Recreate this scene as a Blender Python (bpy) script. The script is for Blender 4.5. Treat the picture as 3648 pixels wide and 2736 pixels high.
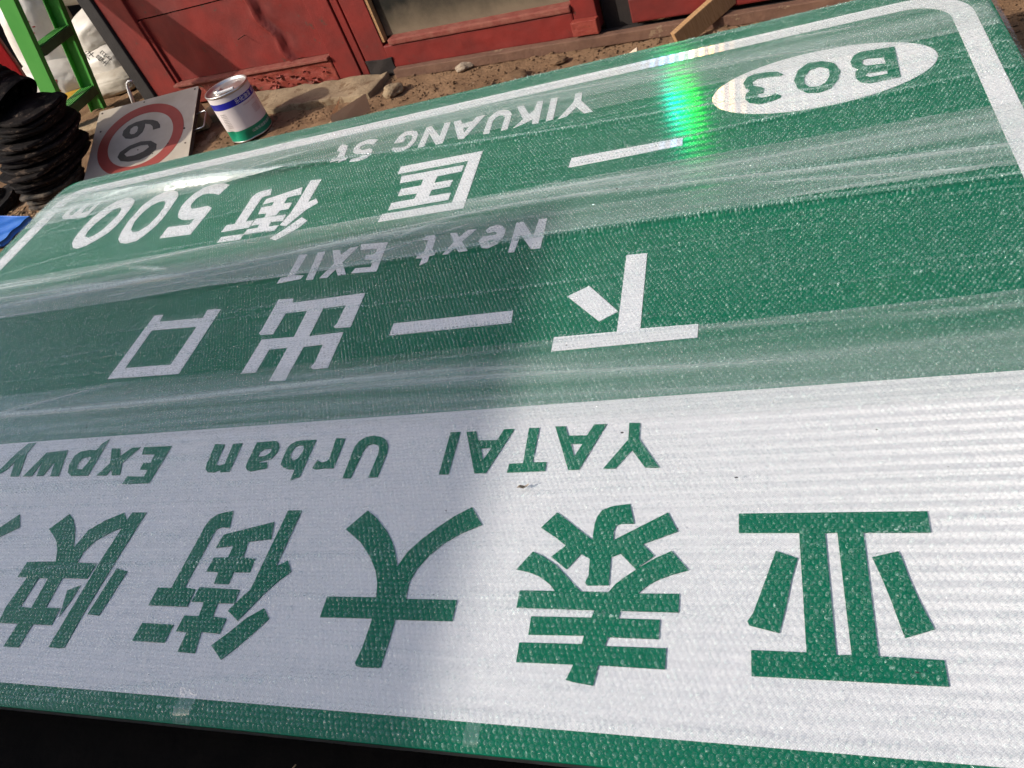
import bpy, bmesh, math, random
import numpy as np
from mathutils import Vector, Matrix, noise

for _o in list(bpy.data.objects):
    bpy.data.objects.remove(_o)
random.seed(7)
rng = np.random.default_rng(7)
SC = bpy.context.scene
COL = SC.collection

# ------------------------------------------------------------------ camera
CAM_H = 1.2                       # metres above the face of the big sign
GZ = -0.25                        # ground level (the sign lies 25 cm above it)
cam_d = bpy.data.cameras.new('camera')
cam = bpy.data.objects.new('camera', cam_d)
COL.objects.link(cam)
cam_d.sensor_width = 36.0
cam_d.lens = 26.99
cam_d.clip_start = 0.02
cam_d.clip_end = 500.0
cam.matrix_world = Matrix(((0.93222, 0.078052, 0.353375, 0.0),
                           (0.186353, 0.733517, -0.653624, 0.0),
                           (-0.310224, 0.675174, 0.669254, CAM_H),
                           (0, 0, 0, 1)))
SC.camera = cam

# ------------------------------------------------------------------ light
SUN_EL, SUN_AZ = 34.0, 32.0       # elevation; shadows run towards azimuth 32 deg from +X
SUN = Vector((-math.cos(math.radians(SUN_EL)) * math.cos(math.radians(SUN_AZ)),
              -math.cos(math.radians(SUN_EL)) * math.sin(math.radians(SUN_AZ)),
              math.sin(math.radians(SUN_EL))))
world = bpy.data.worlds.new('World')
SC.world = world
world.use_nodes = True
wn_ = world.node_tree.nodes
sky = wn_.new('ShaderNodeTexSky')
sky.sky_type = 'NISHITA'
sky.sun_disc = False
sky.sun_elevation = math.radians(SUN_EL)
sky.sun_rotation = math.atan2(SUN.x, SUN.y)
sky.air_density = 1.0
sky.dust_density = 3.0
sky.ozone_density = 0.7
wn_['Background'].inputs['Strength'].default_value = 0.15
world.node_tree.links.new(sky.outputs[0], wn_['Background'].inputs['Color'])
sun_d = bpy.data.lights.new('sun', 'SUN')
sun_d.energy = 2.6
sun_d.angle = math.radians(0.53)
sun_d.color = (1.0, 0.93, 0.83)
sun = bpy.data.objects.new('sun', sun_d)
COL.objects.link(sun)
sun.location = (0, 0, 30)
sun.rotation_euler = SUN.to_track_quat('Z', 'Y').to_euler()
vs = SC.view_settings
vs.view_transform = 'Standard'
vs.look = 'None'
vs.exposure = 0.66
vs.gamma = 1.0
vs.use_curve_mapping = False
SC.cycles.use_denoising = True
SC.cycles.denoising_prefilter = 'ACCURATE'
SC.cycles.transparent_max_bounces = 10
SC.cycles.max_bounces = 4
SC.cycles.diffuse_bounces = 2
SC.cycles.glossy_bounces = 2
SC.cycles.transmission_bounces = 2
SC.cycles.sample_clamp_indirect = 6.0
SC.cycles.caustics_reflective = False
SC.cycles.caustics_refractive = False

# ------------------------------------------------------------------ helpers
def tag(o, label=None, cat=None, group=None, kind=None):
    if label: o['label'] = label
    if cat: o['category'] = cat
    if group: o['group'] = group
    if kind: o['kind'] = kind
    return o

def empty(name, loc=(0, 0, 0), rz=0.0, **kw):
    o = bpy.data.objects.new(name, None)
    o.empty_display_size = 0.05
    o.location = loc
    o.rotation_euler = (0, 0, rz)
    COL.objects.link(o)
    return tag(o, **kw)

def link(name, me, mat=None, parent=None, smooth=False, **kw):
    o = bpy.data.objects.new(name, me)
    COL.objects.link(o)
    if mat is not None and not me.materials:
        me.materials.append(mat)
    if parent is not None:
        o.parent = parent
    if smooth:
        me.polygons.foreach_set('use_smooth', [True] * len(me.polygons))
    return tag(o, **kw)

def mesh_np(name, V, F):
    """V (n,3), F (m,k) numpy -> mesh, fast."""
    me = bpy.data.meshes.new(name)
    V = np.asarray(V, dtype=np.float32)
    F = np.asarray(F, dtype=np.int32)
    me.vertices.add(len(V))
    me.vertices.foreach_set('co', V.ravel())
    me.loops.add(F.size)
    me.loops.foreach_set('vertex_index', F.ravel())
    me.polygons.add(len(F))
    me.polygons.foreach_set('loop_start', np.arange(0, F.size, F.shape[1], dtype=np.int32))
    me.polygons.foreach_set('loop_total', np.full(len(F), F.shape[1], dtype=np.int32))
    me.update(calc_edges=True)
    return me

def bm_mesh(name, bm):
    me = bpy.data.meshes.new(name)
    bm.normal_update()
    bm.to_mesh(me)
    bm.free()
    return me

def bm_box(bm, x0, x1, y0, y1, z0, z1, bevel=0.0):
    v = [bm.verts.new(p) for p in ((x0, y0, z0), (x1, y0, z0), (x1, y1, z0), (x0, y1, z0),
                                   (x0, y0, z1), (x1, y0, z1), (x1, y1, z1), (x0, y1, z1))]
    fs = [bm.faces.new([v[i] for i in f]) for f in ((3, 2, 1, 0), (4, 5, 6, 7), (0, 1, 5, 4), (1, 2, 6, 5), (2, 3, 7, 6), (3, 0, 4, 7))]
    if bevel > 0:
        es = list({e for f in fs for e in f.edges})
        bmesh.ops.bevel(bm, geom=es, offset=bevel, segments=2, profile=0.6, affect='EDGES')

def box(name, x0, x1, y0, y1, z0, z1, mat, parent=None, bevel=0.0, **kw):
    bm = bmesh.new()
    bm_box(bm, x0, x1, y0, y1, z0, z1, bevel)
    return link(name, bm_mesh(name, bm), mat, parent, **kw)

def rough_box(name, x0, x1, y0, y1, z0, z1, mat, parent=None, cuts=6, amp=0.004, scale=14.0, seed=0.0, **kw):
    """a box cut fine and worn with noise: boards, stones, rubber slabs"""
    bm = bmesh.new()
    bm_box(bm, x0, x1, y0, y1, z0, z1, min(x1 - x0, y1 - y0, z1 - z0) * 0.12)
    d = (x1 - x0, y1 - y0, z1 - z0)
    bmesh.ops.subdivide_edges(bm, edges=[e for e in bm.edges if e.calc_length() > max(d) / cuts], cuts=cuts, use_grid_fill=True)
    for v in bm.verts:
        v.co += noise.noise_vector(v.co * scale + Vector((seed, seed * 1.7, -seed))) * amp
    return link(name, bm_mesh(name, bm), mat, parent, **kw)

def tube(bm, pts, r, seg=8, caps=True):
    pts = [Vector(p) for p in pts]
    rings = []
    for i, p in enumerate(pts):
        d = (pts[min(i + 1, len(pts) - 1)] - pts[max(i - 1, 0)]).normalized()
        a = d.orthogonal().normalized() if i == 0 else (rings_a - d * rings_a.dot(d)).normalized()
        rings_a = a
        b = d.cross(a)
        rr = r[i] if isinstance(r, (list, tuple)) else r
        rings.append([bm.verts.new(p + (a * math.cos(2 * math.pi * k / seg) + b * math.sin(2 * math.pi * k / seg)) * rr) for k in range(seg)])
    for r0, r1 in zip(rings, rings[1:]):
        for k in range(seg):
            bm.faces.new((r0[k], r0[(k + 1) % seg], r1[(k + 1) % seg], r1[k]))
    if caps:
        bm.faces.new(rings[0][::-1])
        bm.faces.new(rings[-1])

def lathe(bm, prof, seg=48, axis_z=True):
    rings = []
    for r, z in prof:
        rings.append([bm.verts.new((r * math.cos(2 * math.pi * k / seg), r * math.sin(2 * math.pi * k / seg), z)) for k in range(seg)])
    for r0, r1 in zip(rings, rings[1:]):
        for k in range(seg):
            bm.faces.new((r0[k], r0[(k + 1) % seg], r1[(k + 1) % seg], r1[k]))
    return rings

# ------------------------------------------------------------------ materials
def new_mat(name):
    m = bpy.data.materials.new(name)
    m.use_nodes = True
    nt = m.node_tree
    for n in list(nt.nodes):
        if n.type not in ('OUTPUT_MATERIAL',):
            nt.nodes.remove(n)
    return m, nt, nt.nodes, nt.links, nt.nodes['Material Output']

def nd(nt, typ, ins=None, **props):
    n = nt.nodes.new(typ)
    for k, v in props.items():
        setattr(n, k, v)
    for k, v in (ins or {}).items():
        s = n.inputs[k]
        if hasattr(v, 'is_linked') or isinstance(v, bpy.types.NodeSocket):
            nt.links.new(v, s)
        else:
            s.default_value = v
    return n

def c4(c):
    return (c[0], c[1], c[2], 1.0)

def mth(nt, op, a, b=0.0, c=0.0):
    n = nt.nodes.new('ShaderNodeMath')
    n.operation = op
    for i, v in enumerate((a, b, c)):
        if isinstance(v, bpy.types.NodeSocket):
            nt.links.new(v, n.inputs[i])
        else:
            n.inputs[i].default_value = v
    return n.outputs[0]

def mixc(nt, f, a, b):
    n = nt.nodes.new('ShaderNodeMix')
    n.data_type = 'RGBA'
    for s, v in ((n.inputs[0], f), (n.inputs[6], a), (n.inputs[7], b)):
        if isinstance(v, bpy.types.NodeSocket):
            nt.links.new(v, s)
        else:
            s.default_value = v if not isinstance(v, tuple) or len(v) == 4 else c4(v)
    return n.outputs[2]

def ramp(nt, f, lo, hi):
    n = nt.nodes.new('ShaderNodeMapRange')
    nt.links.new(f, n.inputs[0])
    n.inputs[1].default_value = lo
    n.inputs[2].default_value = hi
    n.inputs[3].default_value = 0.0
    n.inputs[4].default_value = 1.0
    return n.outputs[0]

def worn(name, col, col2, rough=0.6, scale=18.0, amount=0.35, bump=0.25, bscale=60.0, spot=None, spot_amt=0.0, spot_scale=9.0, metallic=0.0, stretch=(1, 1, 1), spec=0.35, coords='Object'):
    """base colour broken up by a second tone, optional stains, fine relief"""
    m, nt, N, L, out = new_mat(name)
    tc = nd(nt, 'ShaderNodeTexCoord')
    mp = nd(nt, 'ShaderNodeMapping', {'Vector': tc.outputs[coords], 'Scale': stretch})
    n1 = nd(nt, 'ShaderNodeTexNoise', {'Vector': mp.outputs[0], 'Scale': scale, 'Detail': 6.0, 'Roughness': 0.62})
    f1 = mth(nt, 'MULTIPLY', ramp(nt, n1.outputs[0], 0.38, 0.68), amount)
    c = mixc(nt, f1, col, col2)
    if spot is not None:
        n2 = nd(nt, 'ShaderNodeTexNoise', {'Vector': mp.outputs[0], 'Scale': spot_scale, 'Detail': 9.0, 'Roughness': 0.72})
        c = mixc(nt, ramp(nt, n2.outputs[0], 0.62 - spot_amt, 0.66 - spot_amt), c, spot)
    n3 = nd(nt, 'ShaderNodeTexNoise', {'Vector': mp.outputs[0], 'Scale': bscale, 'Detail': 5.0, 'Roughness': 0.6})
    bp = nd(nt, 'ShaderNodeBump', {'Height': n3.outputs[0], 'Strength': bump, 'Distance': 0.01})
    r = mth(nt, 'ADD', mth(nt, 'MULTIPLY', n1.outputs[0], 0.25), rough - 0.12)
    b = nd(nt, 'ShaderNodeBsdfPrincipled', {'Base Color': c, 'Roughness': r, 'Normal': bp.outputs[0], 'Metallic': metallic, 'Specular IOR Level': spec})
    L.new(b.outputs[0], out.inputs[0])
    return m

def facet_normal(px, py):
    v = (Vector((0, 0, CAM_H)) - Vector((px, py, 0))).normalized()
    return (v + SUN).normalized()

def sheeting(name, base, dark, lobes, cell=0.0046, lat=0.55, rough=0.42, stripe=None):
    """prismatic reflective sheeting: diamond cells, plus glints off the prism facets below the skin.
    lobes: (facet normal, colour, roughness, anisotropy, tangent)"""
    m, nt, N, L, out = new_mat(name)
    tc = nd(nt, 'ShaderNodeTexCoord')
    sp = nd(nt, 'ShaderNodeSeparateXYZ', {0: tc.outputs['Object']})
    x, y = sp.outputs[0], sp.outputs[1]
    def wave(u):
        return mth(nt, 'ABSOLUTE', mth(nt, 'SUBTRACT', mth(nt, 'FRACT', mth(nt, 'DIVIDE', u, cell)), 0.5))
    w1 = wave(mth(nt, 'ADD', x, mth(nt, 'MULTIPLY', y, 1.1)))
    w2 = wave(mth(nt, 'SUBTRACT', x, mth(nt, 'MULTIPLY', y, 1.1)))
    wm = mth(nt, 'MAXIMUM', w1, w2)
    line = ramp(nt, wm, 0.36, 0.47)
    nz = nd(nt, 'ShaderNodeTexNoise', {'Vector': tc.outputs['Object'], 'Scale': 3.0, 'Detail': 4.0})
    c = mixc(nt, mth(nt, 'MULTIPLY', line, lat), dark, base)
    c = mixc(nt, mth(nt, 'MULTIPLY', ramp(nt, nz.outputs[0], 0.4, 0.7), 0.12), c, dark)
    b = nd(nt, 'ShaderNodeBsdfPrincipled', {'Base Color': c, 'Roughness': rough, 'Specular IOR Level': 0.2})
    sh = b.outputs[0]
    mask = None
    if stripe is not None:
        ax, pitch, depth = stripe
        u = x if ax == 'x' else y
        t = mth(nt, 'ABSOLUTE', mth(nt, 'SUBTRACT', mth(nt, 'FRACT', mth(nt, 'DIVIDE', u, pitch)), 0.5))
        mask = mth(nt, 'ADD', mth(nt, 'MULTIPLY', ramp(nt, t, 0.16, 0.34), depth), 1.0 - depth)
    for nrm, colr, rg, an, tg in lobes:
        cc = nd(nt, 'ShaderNodeCombineXYZ', {0: nrm.x, 1: nrm.y, 2: nrm.z})
        ct = nd(nt, 'ShaderNodeCombineXYZ', {0: tg[0], 1: tg[1], 2: tg[2]})
        col_in = c4(colr)
        if mask is not None:
            col_in = mixc(nt, mask, (0, 0, 0, 1), c4(colr))
        g = nd(nt, 'ShaderNodeBsdfAnisotropic', {'Color': col_in, 'Roughness': rg, 'Anisotropy': an, 'Normal': cc.outputs[0], 'Tangent': ct.outputs[0]})
        a = nd(nt, 'ShaderNodeAddShader', {0: sh, 1: g.outputs[0]})
        sh = a.outputs[0]
    L.new(sh, out.inputs[0])
    return m

def film_mat(name, haze, hazecol=(0.86, 0.88, 0.88), rough=0.12, bump=0.0, bscale=90.0, edge=0.25, gloss=1.0, streak=0.0, glint=0.0):
    """clear polythene: mostly see-through, glossy by Fresnel, a little milky"""
    m, nt, N, L, out = new_mat(name)
    tc = nd(nt, 'ShaderNodeTexCoord')
    nrm = None
    if bump > 0:
        vo = nd(nt, 'ShaderNodeTexVoronoi', {'Vector': tc.outputs['Object'], 'Scale': bscale})
        nrm = nd(nt, 'ShaderNodeBump', {'Height': vo.outputs['Distance'], 'Strength': bump, 'Distance': 0.006}).outputs[0]
    lw = nd(nt, 'ShaderNodeLayerWeight', {'Blend': 0.5})
    fc = lw.outputs['Facing']
    if nrm is not None:
        L.new(nrm, lw.inputs['Normal'])
    fres = mth(nt, 'ADD', mth(nt, 'MULTIPLY', mth(nt, 'POWER', fc, 5.0), 0.55), 0.032)
    gl = nd(nt, 'ShaderNodeBsdfAnisotropic', {'Color': (1, 1, 1, 1), 'Roughness': rough})
    df = nd(nt, 'ShaderNodeBsdfDiffuse', {'Color': c4(hazecol)})
    if nrm is not None:
        for s in (gl, df):
            L.new(nrm, s.inputs['Normal'])
    tr = nd(nt, 'ShaderNodeBsdfTransparent', {'Color': (1, 1, 1, 1)})
    hf = mth(nt, 'ADD', mth(nt, 'MULTIPLY', mth(nt, 'POWER', fc, 2.0), edge), haze)
    if streak > 0:     # thickness of the film varies in long streaks, stored per vertex
        at = nd(nt, 'ShaderNodeAttribute', attribute_name='streak')
        hf = mth(nt, 'MULTIPLY', hf, mth(nt, 'ADD', mth(nt, 'MULTIPLY', at.outputs['Fac'], 2 * streak), 1 - streak))
    if glint > 0:      # random milky flecks painted in for glints of refracted light
        ag = nd(nt, 'ShaderNodeAttribute', attribute_name='fleck')
        hf = mth(nt, 'ADD', hf, mth(nt, 'MULTIPLY', ag.outputs['Fac'], glint))
    m1 = nd(nt, 'ShaderNodeMixShader', {0: hf, 1: tr.outputs[0], 2: df.outputs[0]})
    m2 = nd(nt, 'ShaderNodeMixShader', {0: mth(nt, 'MULTIPLY', fres, gloss), 1: m1.outputs[0], 2: gl.outputs[0]})
    L.new(m2.outputs[0], out.inputs[0])
    return m
GLYPHS = [
('g','letter_y',[[(-343,1029),(-320,1027),(-319,985),(-273,910),(-301,912),(-331,957),(-361,912),(-386,913),(-341,985)]]),
('g','letter_a',[[(-505,1032),(-482,1031),(-472,1004),(-431,1002),(-418,1031),(-391,1030),(-436,913),(-459,914)],[(-462,981),(-437,980),(-451,947)]]),
('g','letter_t',[[(-565,1032),(-541,1031),(-540,937),(-509,936),(-509,913),(-593,913),(-592,936),(-561,936)]]),
('g','letter_a',[[(-715,1032),(-691,1032),(-680,1005),(-634,1003),(-624,1033),(-599,1032),(-641,914),(-668,915)],[(-668,982),(-642,982),(-656,950)]]),
('g','letter_i',[[(-755,1034),(-730,1033),(-729,915),(-752,916)]]),
('g','letter_u',[[(-997,916),(-975,915),(-970,986),(-968,999),(-962,1010),(-950,1013),(-936,1008),(-929,998),(-926,979),(-929,915),(-905,915),(-903,985),(-907,1004),(-918,1022),(-934,1032),(-957,1038),(-978,1035),(-993,1023),(-999,1006)]]),
('g','letter_r',[[(-1062,1037),(-1035,1035),(-1033,946),(-1060,947),(-1082,945),(-1093,949),(-1089,973),(-1074,965),(-1061,967),(-1056,974)]]),
('g','letter_b',[[(-1118,1036),(-1118,925),(-1141,916),(-1142,947),(-1161,949),(-1178,955),(-1191,965),(-1193,983),(-1194,1010),(-1190,1026),(-1177,1035),(-1163,1037),(-1146,1037)],[(-1162,1022),(-1171,1017),(-1175,1001),(-1173,988),(-1160,975),(-1148,980),(-1143,999),(-1143,1011),(-1150,1020)]]),
('g','letter_a',[[(-1298,1039),(-1258,1041),(-1238,1040),(-1227,1032),(-1219,1018),(-1219,1002),(-1227,983),(-1258,977),(-1262,973),(-1234,974),(-1226,956),(-1248,952),(-1271,948),(-1284,952),(-1294,962),(-1296,979)],[(-1272,993),(-1273,1007),(-1262,1016),(-1241,1017),(-1240,1003),(-1253,994)]]),
('g','letter_n',[[(-1432,1043),(-1399,1040),(-1393,984),(-1389,973),(-1378,971),(-1365,976),(-1373,1040),(-1343,1040),(-1337,950),(-1365,950),(-1369,957),(-1385,950),(-1406,952),(-1418,961),(-1423,975)]]),
('g','letter_e',[[(-1677,1048),(-1579,1046),(-1580,925),(-1672,926),(-1672,951),(-1611,947),(-1614,968),(-1642,972),(-1643,993),(-1618,992),(-1622,1021),(-1669,1023)]]),
('g','letter_x',[[(-1796,1051),(-1764,1049),(-1745,1022),(-1720,1049),(-1690,1048),(-1721,997),(-1701,957),(-1730,957),(-1746,977),(-1750,957),(-1786,959),(-1766,999)]]),
('g','letter_p',[[(-1846,1072),(-1829,1086),(-1818,959),(-1881,961),(-1904,974),(-1919,1000),(-1923,1032),(-1910,1047),(-1875,1051),(-1853,1048)],[(-1861,1026),(-1886,1021),(-1886,999),(-1878,985),(-1857,982),(-1852,1001),(-1852,1023)]]),
('g','letter_w',[[(-2073,968),(-2047,1052),(-1966,1056),(-1930,963),(-1963,964),(-1986,1017),(-1992,967),(-2019,967),(-2038,1020),(-2037,967)]]),
('g','letter_y',[[(-2180,982),(-2197,982),(-2176,1055),(-2155,1092),(-2124,1093),(-2129,1053),(-2091,969),(-2126,970),(-2154,1024),(-2162,997)]]),
('g','character_da',[[(-898,826),(-869,806),(-834,774),(-811,746),(-794,717),(-782,691),(-770,722),(-747,752),(-720,778),(-687,807),(-652,828),(-620,785),(-660,766),(-695,741),(-719,714),(-736,685),(-744,658),(-741,621),(-633,621),(-632,579),(-750,578),(-749,541),(-750,485),(-790,484),(-801,486),(-806,491),(-801,522),(-800,579),(-918,578),(-919,622),(-807,623),(-815,654),(-829,682),(-854,714),(-888,747),(-936,779)]]),
('g','character_tai',[[(-466,811),(-449,798),(-415,770),(-388,749),(-388,782),(-385,799),(-376,815),(-357,823),(-324,827),(-312,783),(-337,783),(-346,779),(-349,768),(-348,748),(-251,806),(-231,765),(-293,739),(-270,715),(-294,695),(-301,688),(-332,720),(-349,712),(-347,656),(-386,655),(-391,661),(-386,675),(-388,709),(-406,719),(-429,687),(-463,713),(-438,737),(-461,755),(-494,777)],[(-501,724),(-479,714),(-451,696),(-426,672),(-409,655),(-396,643),(-346,643),(-335,659),(-318,674),(-295,692),(-269,710),(-240,725),(-209,687),(-240,677),(-266,665),(-283,652),(-294,641),(-223,642),(-223,608),(-321,608),(-324,594),(-253,594),(-253,560),(-338,560),(-342,544),(-240,545),(-240,510),(-349,511),(-351,495),(-354,477),(-389,481),(-401,484),(-395,499),(-392,510),(-493,509),(-494,544),(-382,546),(-380,561),(-480,559),(-481,593),(-371,594),(-367,608),(-512,609),(-512,643),(-445,643),(-457,657),(-479,672),(-503,681),(-527,686)]]),
('g','character_ya',[[(-125,801),(174,799),(173,758),(74,759),(73,547),(158,545),(158,507),(-108,507),(-108,548),(-27,548),(-26,760),(-125,761)],[(15,759),(34,760),(36,547),(15,546)],[(-65,725),(-31,711),(-43,670),(-51,632),(-59,601),(-65,578),(-110,589),(-113,596),(-104,610),(-89,653)],[(82,713),(121,724),(125,713),(131,675),(140,636),(153,592),(112,577),(108,596),(101,635),(92,676)]]),
('g','character_jie',[[(-1263,833),(-1250,787),(-1272,789),(-1284,784),(-1287,772),(-1291,636),(-1259,632),(-1258,591),(-1366,592),(-1366,634),(-1328,634),(-1324,773),(-1324,793),(-1319,811),(-1304,825),(-1285,830)],[(-1357,551),(-1270,550),(-1270,510),(-1359,511)],[(-1132,801),(-1119,756),(-1178,750),(-1172,710),(-1138,707),(-1136,674),(-1179,674),(-1177,645),(-1217,646),(-1220,674),(-1254,675),(-1252,710),(-1213,710),(-1214,740),(-1260,734),(-1257,769)],[(-1251,637),(-1141,633),(-1139,602),(-1182,601),(-1178,571),(-1141,568),(-1141,535),(-1189,537),(-1180,492),(-1225,493),(-1226,535),(-1255,536),(-1254,571),(-1215,571),(-1220,603),(-1253,603)],[(-1108,831),(-1070,830),(-1074,689),(-1050,703),(-1030,676),(-1054,653),(-1075,624),(-1111,564),(-1147,585),(-1130,612),(-1114,633),(-1113,667),(-1109,787)],[(-1059,593),(-1036,571),(-1061,536),(-1086,506),(-1109,482),(-1148,510),(-1121,537),(-1091,571)]]),
('g','character_kuai',[[(-1577,836),(-1530,835),(-1536,710),(-1540,566),(-1537,488),(-1551,486),(-1584,487),(-1585,566),(-1585,710)],[(-1520,681),(-1482,673),(-1491,564),(-1527,566)],[(-1633,622),(-1601,636),(-1601,600),(-1608,557),(-1618,585)],[(-1828,791),(-1791,836),(-1764,819),(-1734,788),(-1699,735),(-1688,786),(-1649,815),(-1603,836),(-1580,814),(-1580,792),(-1601,783),(-1641,756),(-1657,725),(-1657,695),(-1592,693),(-1593,653),(-1673,654),(-1666,578),(-1621,578),(-1615,537),(-1674,537),(-1673,482),(-1721,482),(-1722,537),(-1786,537),(-1796,576),(-1791,655),(-1825,655),(-1826,696),(-1730,698),(-1750,730),(-1770,752),(-1794,770)],[(-1751,653),(-1719,653),(-1712,576),(-1749,578)]]),
('g','character_su',[[(-1975,839),(-1940,798),(-1991,769),(-2045,749),(-2074,765),(-2016,798)]]),
('w','character_xia',[[(-401,1604),(-347,1600),(-343,1317),(-210,1312),(-211,1268),(-553,1270),(-554,1318),(-398,1315)],[(-488,1497),(-402,1386),(-446,1358),(-541,1466)]]),
('w','character_yi',[[(-1037,1442),(-684,1436),(-679,1389),(-1035,1394)]]),
('w','character_chu',[[(-1506,1624),(-1448,1619),(-1442,1598),(-1183,1597),(-1179,1450),(-1229,1453),(-1238,1460),(-1232,1472),(-1232,1551),(-1311,1551),(-1310,1431),(-1195,1431),(-1190,1291),(-1237,1291),(-1249,1300),(-1242,1316),(-1245,1388),(-1310,1387),(-1314,1258),(-1368,1261),(-1366,1392),(-1431,1393),(-1434,1302),(-1485,1303),(-1481,1441),(-1364,1436),(-1367,1549),(-1446,1551),(-1449,1460),(-1497,1464),(-1506,1471),(-1503,1489)]]),
('w','character_kou',[[(-2016,1632),(-1977,1630),(-1971,1595),(-1783,1585),(-1785,1623),(-1728,1618),(-1729,1330),(-2020,1341)],[(-1978,1555),(-1784,1543),(-1787,1375),(-1977,1383)]]),
('w','letter_n',[[(-752,1834),(-729,1833),(-685,1751),(-681,1834),(-656,1831),(-653,1689),(-681,1693),(-726,1770),(-731,1690),(-750,1692)]]),
('w','letter_e',[[(-818,1839),(-795,1830),(-781,1806),(-780,1777),(-793,1743),(-820,1727),(-840,1734),(-853,1754),(-859,1776),(-851,1790),(-807,1790),(-805,1799),(-817,1808),(-837,1804),(-848,1820),(-836,1835)],[(-830,1766),(-804,1767),(-815,1755),(-825,1757)]]),
('w','letter_x',[[(-969,1835),(-946,1833),(-932,1808),(-909,1838),(-881,1835),(-916,1783),(-885,1731),(-914,1731),(-930,1755),(-950,1729),(-967,1731),(-944,1787)]]),
('w','letter_t',[[(-1062,1824),(-1050,1842),(-1023,1839),(-1014,1821),(-1011,1762),(-993,1756),(-995,1735),(-1011,1733),(-1010,1705),(-1033,1694),(-1034,1729),(-1056,1731),(-1055,1754),(-1036,1757),(-1039,1819)]]),
('w','letter_e',[[(-1292,1856),(-1189,1842),(-1180,1696),(-1273,1706),(-1266,1729),(-1209,1723),(-1213,1758),(-1248,1769),(-1250,1791),(-1216,1787),(-1217,1816),(-1283,1825)]]),
('w','letter_x',[[(-1396,1847),(-1366,1843),(-1352,1814),(-1328,1845),(-1298,1847),(-1330,1771),(-1291,1705),(-1321,1705),(-1342,1740),(-1359,1701),(-1389,1706),(-1361,1771)]]),
('w','letter_i',[[(-1454,1850),(-1425,1849),(-1412,1704),(-1440,1707)]]),
('w','letter_t',[[(-1528,1853),(-1496,1849),(-1498,1742),(-1460,1733),(-1465,1716),(-1553,1711),(-1552,1739),(-1525,1740)]]),
('w','letter_y',[[(-675,2585),(-649,2582),(-645,2523),(-591,2424),(-622,2425),(-657,2483),(-684,2428),(-715,2424),(-677,2511),(-672,2534)]]),
('w','letter_i',[[(-766,2590),(-740,2586),(-733,2427),(-759,2425)]]),
('w','letter_k',[[(-818,2586),(-795,2586),(-786,2423),(-810,2427),(-813,2464),(-842,2442),(-880,2425),(-852,2476),(-895,2580),(-870,2582),(-835,2504),(-819,2526)]]),
('w','letter_u',[[(-997,2429),(-999,2544),(-986,2569),(-970,2584),(-944,2580),(-919,2560),(-907,2533),(-902,2426),(-927,2426),(-930,2520),(-939,2539),(-957,2544),(-972,2530),(-977,2516),(-971,2422)]]),
('w','letter_a',[[(-1150,2575),(-1120,2573),(-1104,2541),(-1066,2546),(-1055,2573),(-1020,2573),(-1071,2423),(-1096,2432)],[(-1094,2509),(-1069,2509),(-1081,2469)]]),
('w','letter_n',[[(-1265,2574),(-1244,2579),(-1183,2482),(-1188,2580),(-1163,2577),(-1155,2425),(-1183,2423),(-1237,2521),(-1232,2428),(-1259,2429)]]),
('w','letter_g',[[(-1383,2504),(-1377,2553),(-1359,2579),(-1327,2577),(-1301,2561),(-1289,2534),(-1285,2488),(-1295,2447),(-1322,2426),(-1353,2431),(-1377,2457),(-1377,2470),(-1339,2457),(-1314,2460),(-1306,2495),(-1310,2529),(-1322,2543),(-1343,2547),(-1352,2534),(-1340,2527),(-1341,2498)]]),
('w','letter_s',[[(-1473,2563),(-1484,2531),(-1519,2550),(-1543,2539),(-1544,2520),(-1521,2502),(-1490,2504),(-1474,2492),(-1467,2461),(-1477,2433),(-1512,2423),(-1554,2431),(-1554,2450),(-1515,2452),(-1506,2471),(-1547,2485),(-1566,2505),(-1572,2536),(-1562,2568),(-1526,2582),(-1491,2574)]]),
('w','letter_t',[[(-1655,2572),(-1647,2589),(-1613,2570),(-1607,2539),(-1597,2480),(-1575,2476),(-1578,2452),(-1595,2448),(-1611,2444),(-1613,2463),(-1654,2461),(-1652,2486),(-1631,2488),(-1633,2531),(-1653,2544)]]),
('w','character_kuang',[[(-1291,2311),(-969,2306),(-957,1964),(-1270,1971),(-1268,2013),(-1008,2007),(-1012,2259),(-1289,2264)],[(-1266,2241),(-1023,2234),(-1021,2195),(-1112,2193),(-1113,2153),(-1042,2150),(-1043,2111),(-1111,2110),(-1111,2073),(-1029,2070),(-1027,2030),(-1251,2033),(-1252,2074),(-1165,2074),(-1163,2107),(-1240,2113),(-1241,2154),(-1163,2153),(-1166,2194),(-1259,2196)]]),
('w','character_yi',[[(-626,2145),(-279,2142),(-278,2097),(-629,2091)]]),
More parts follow.
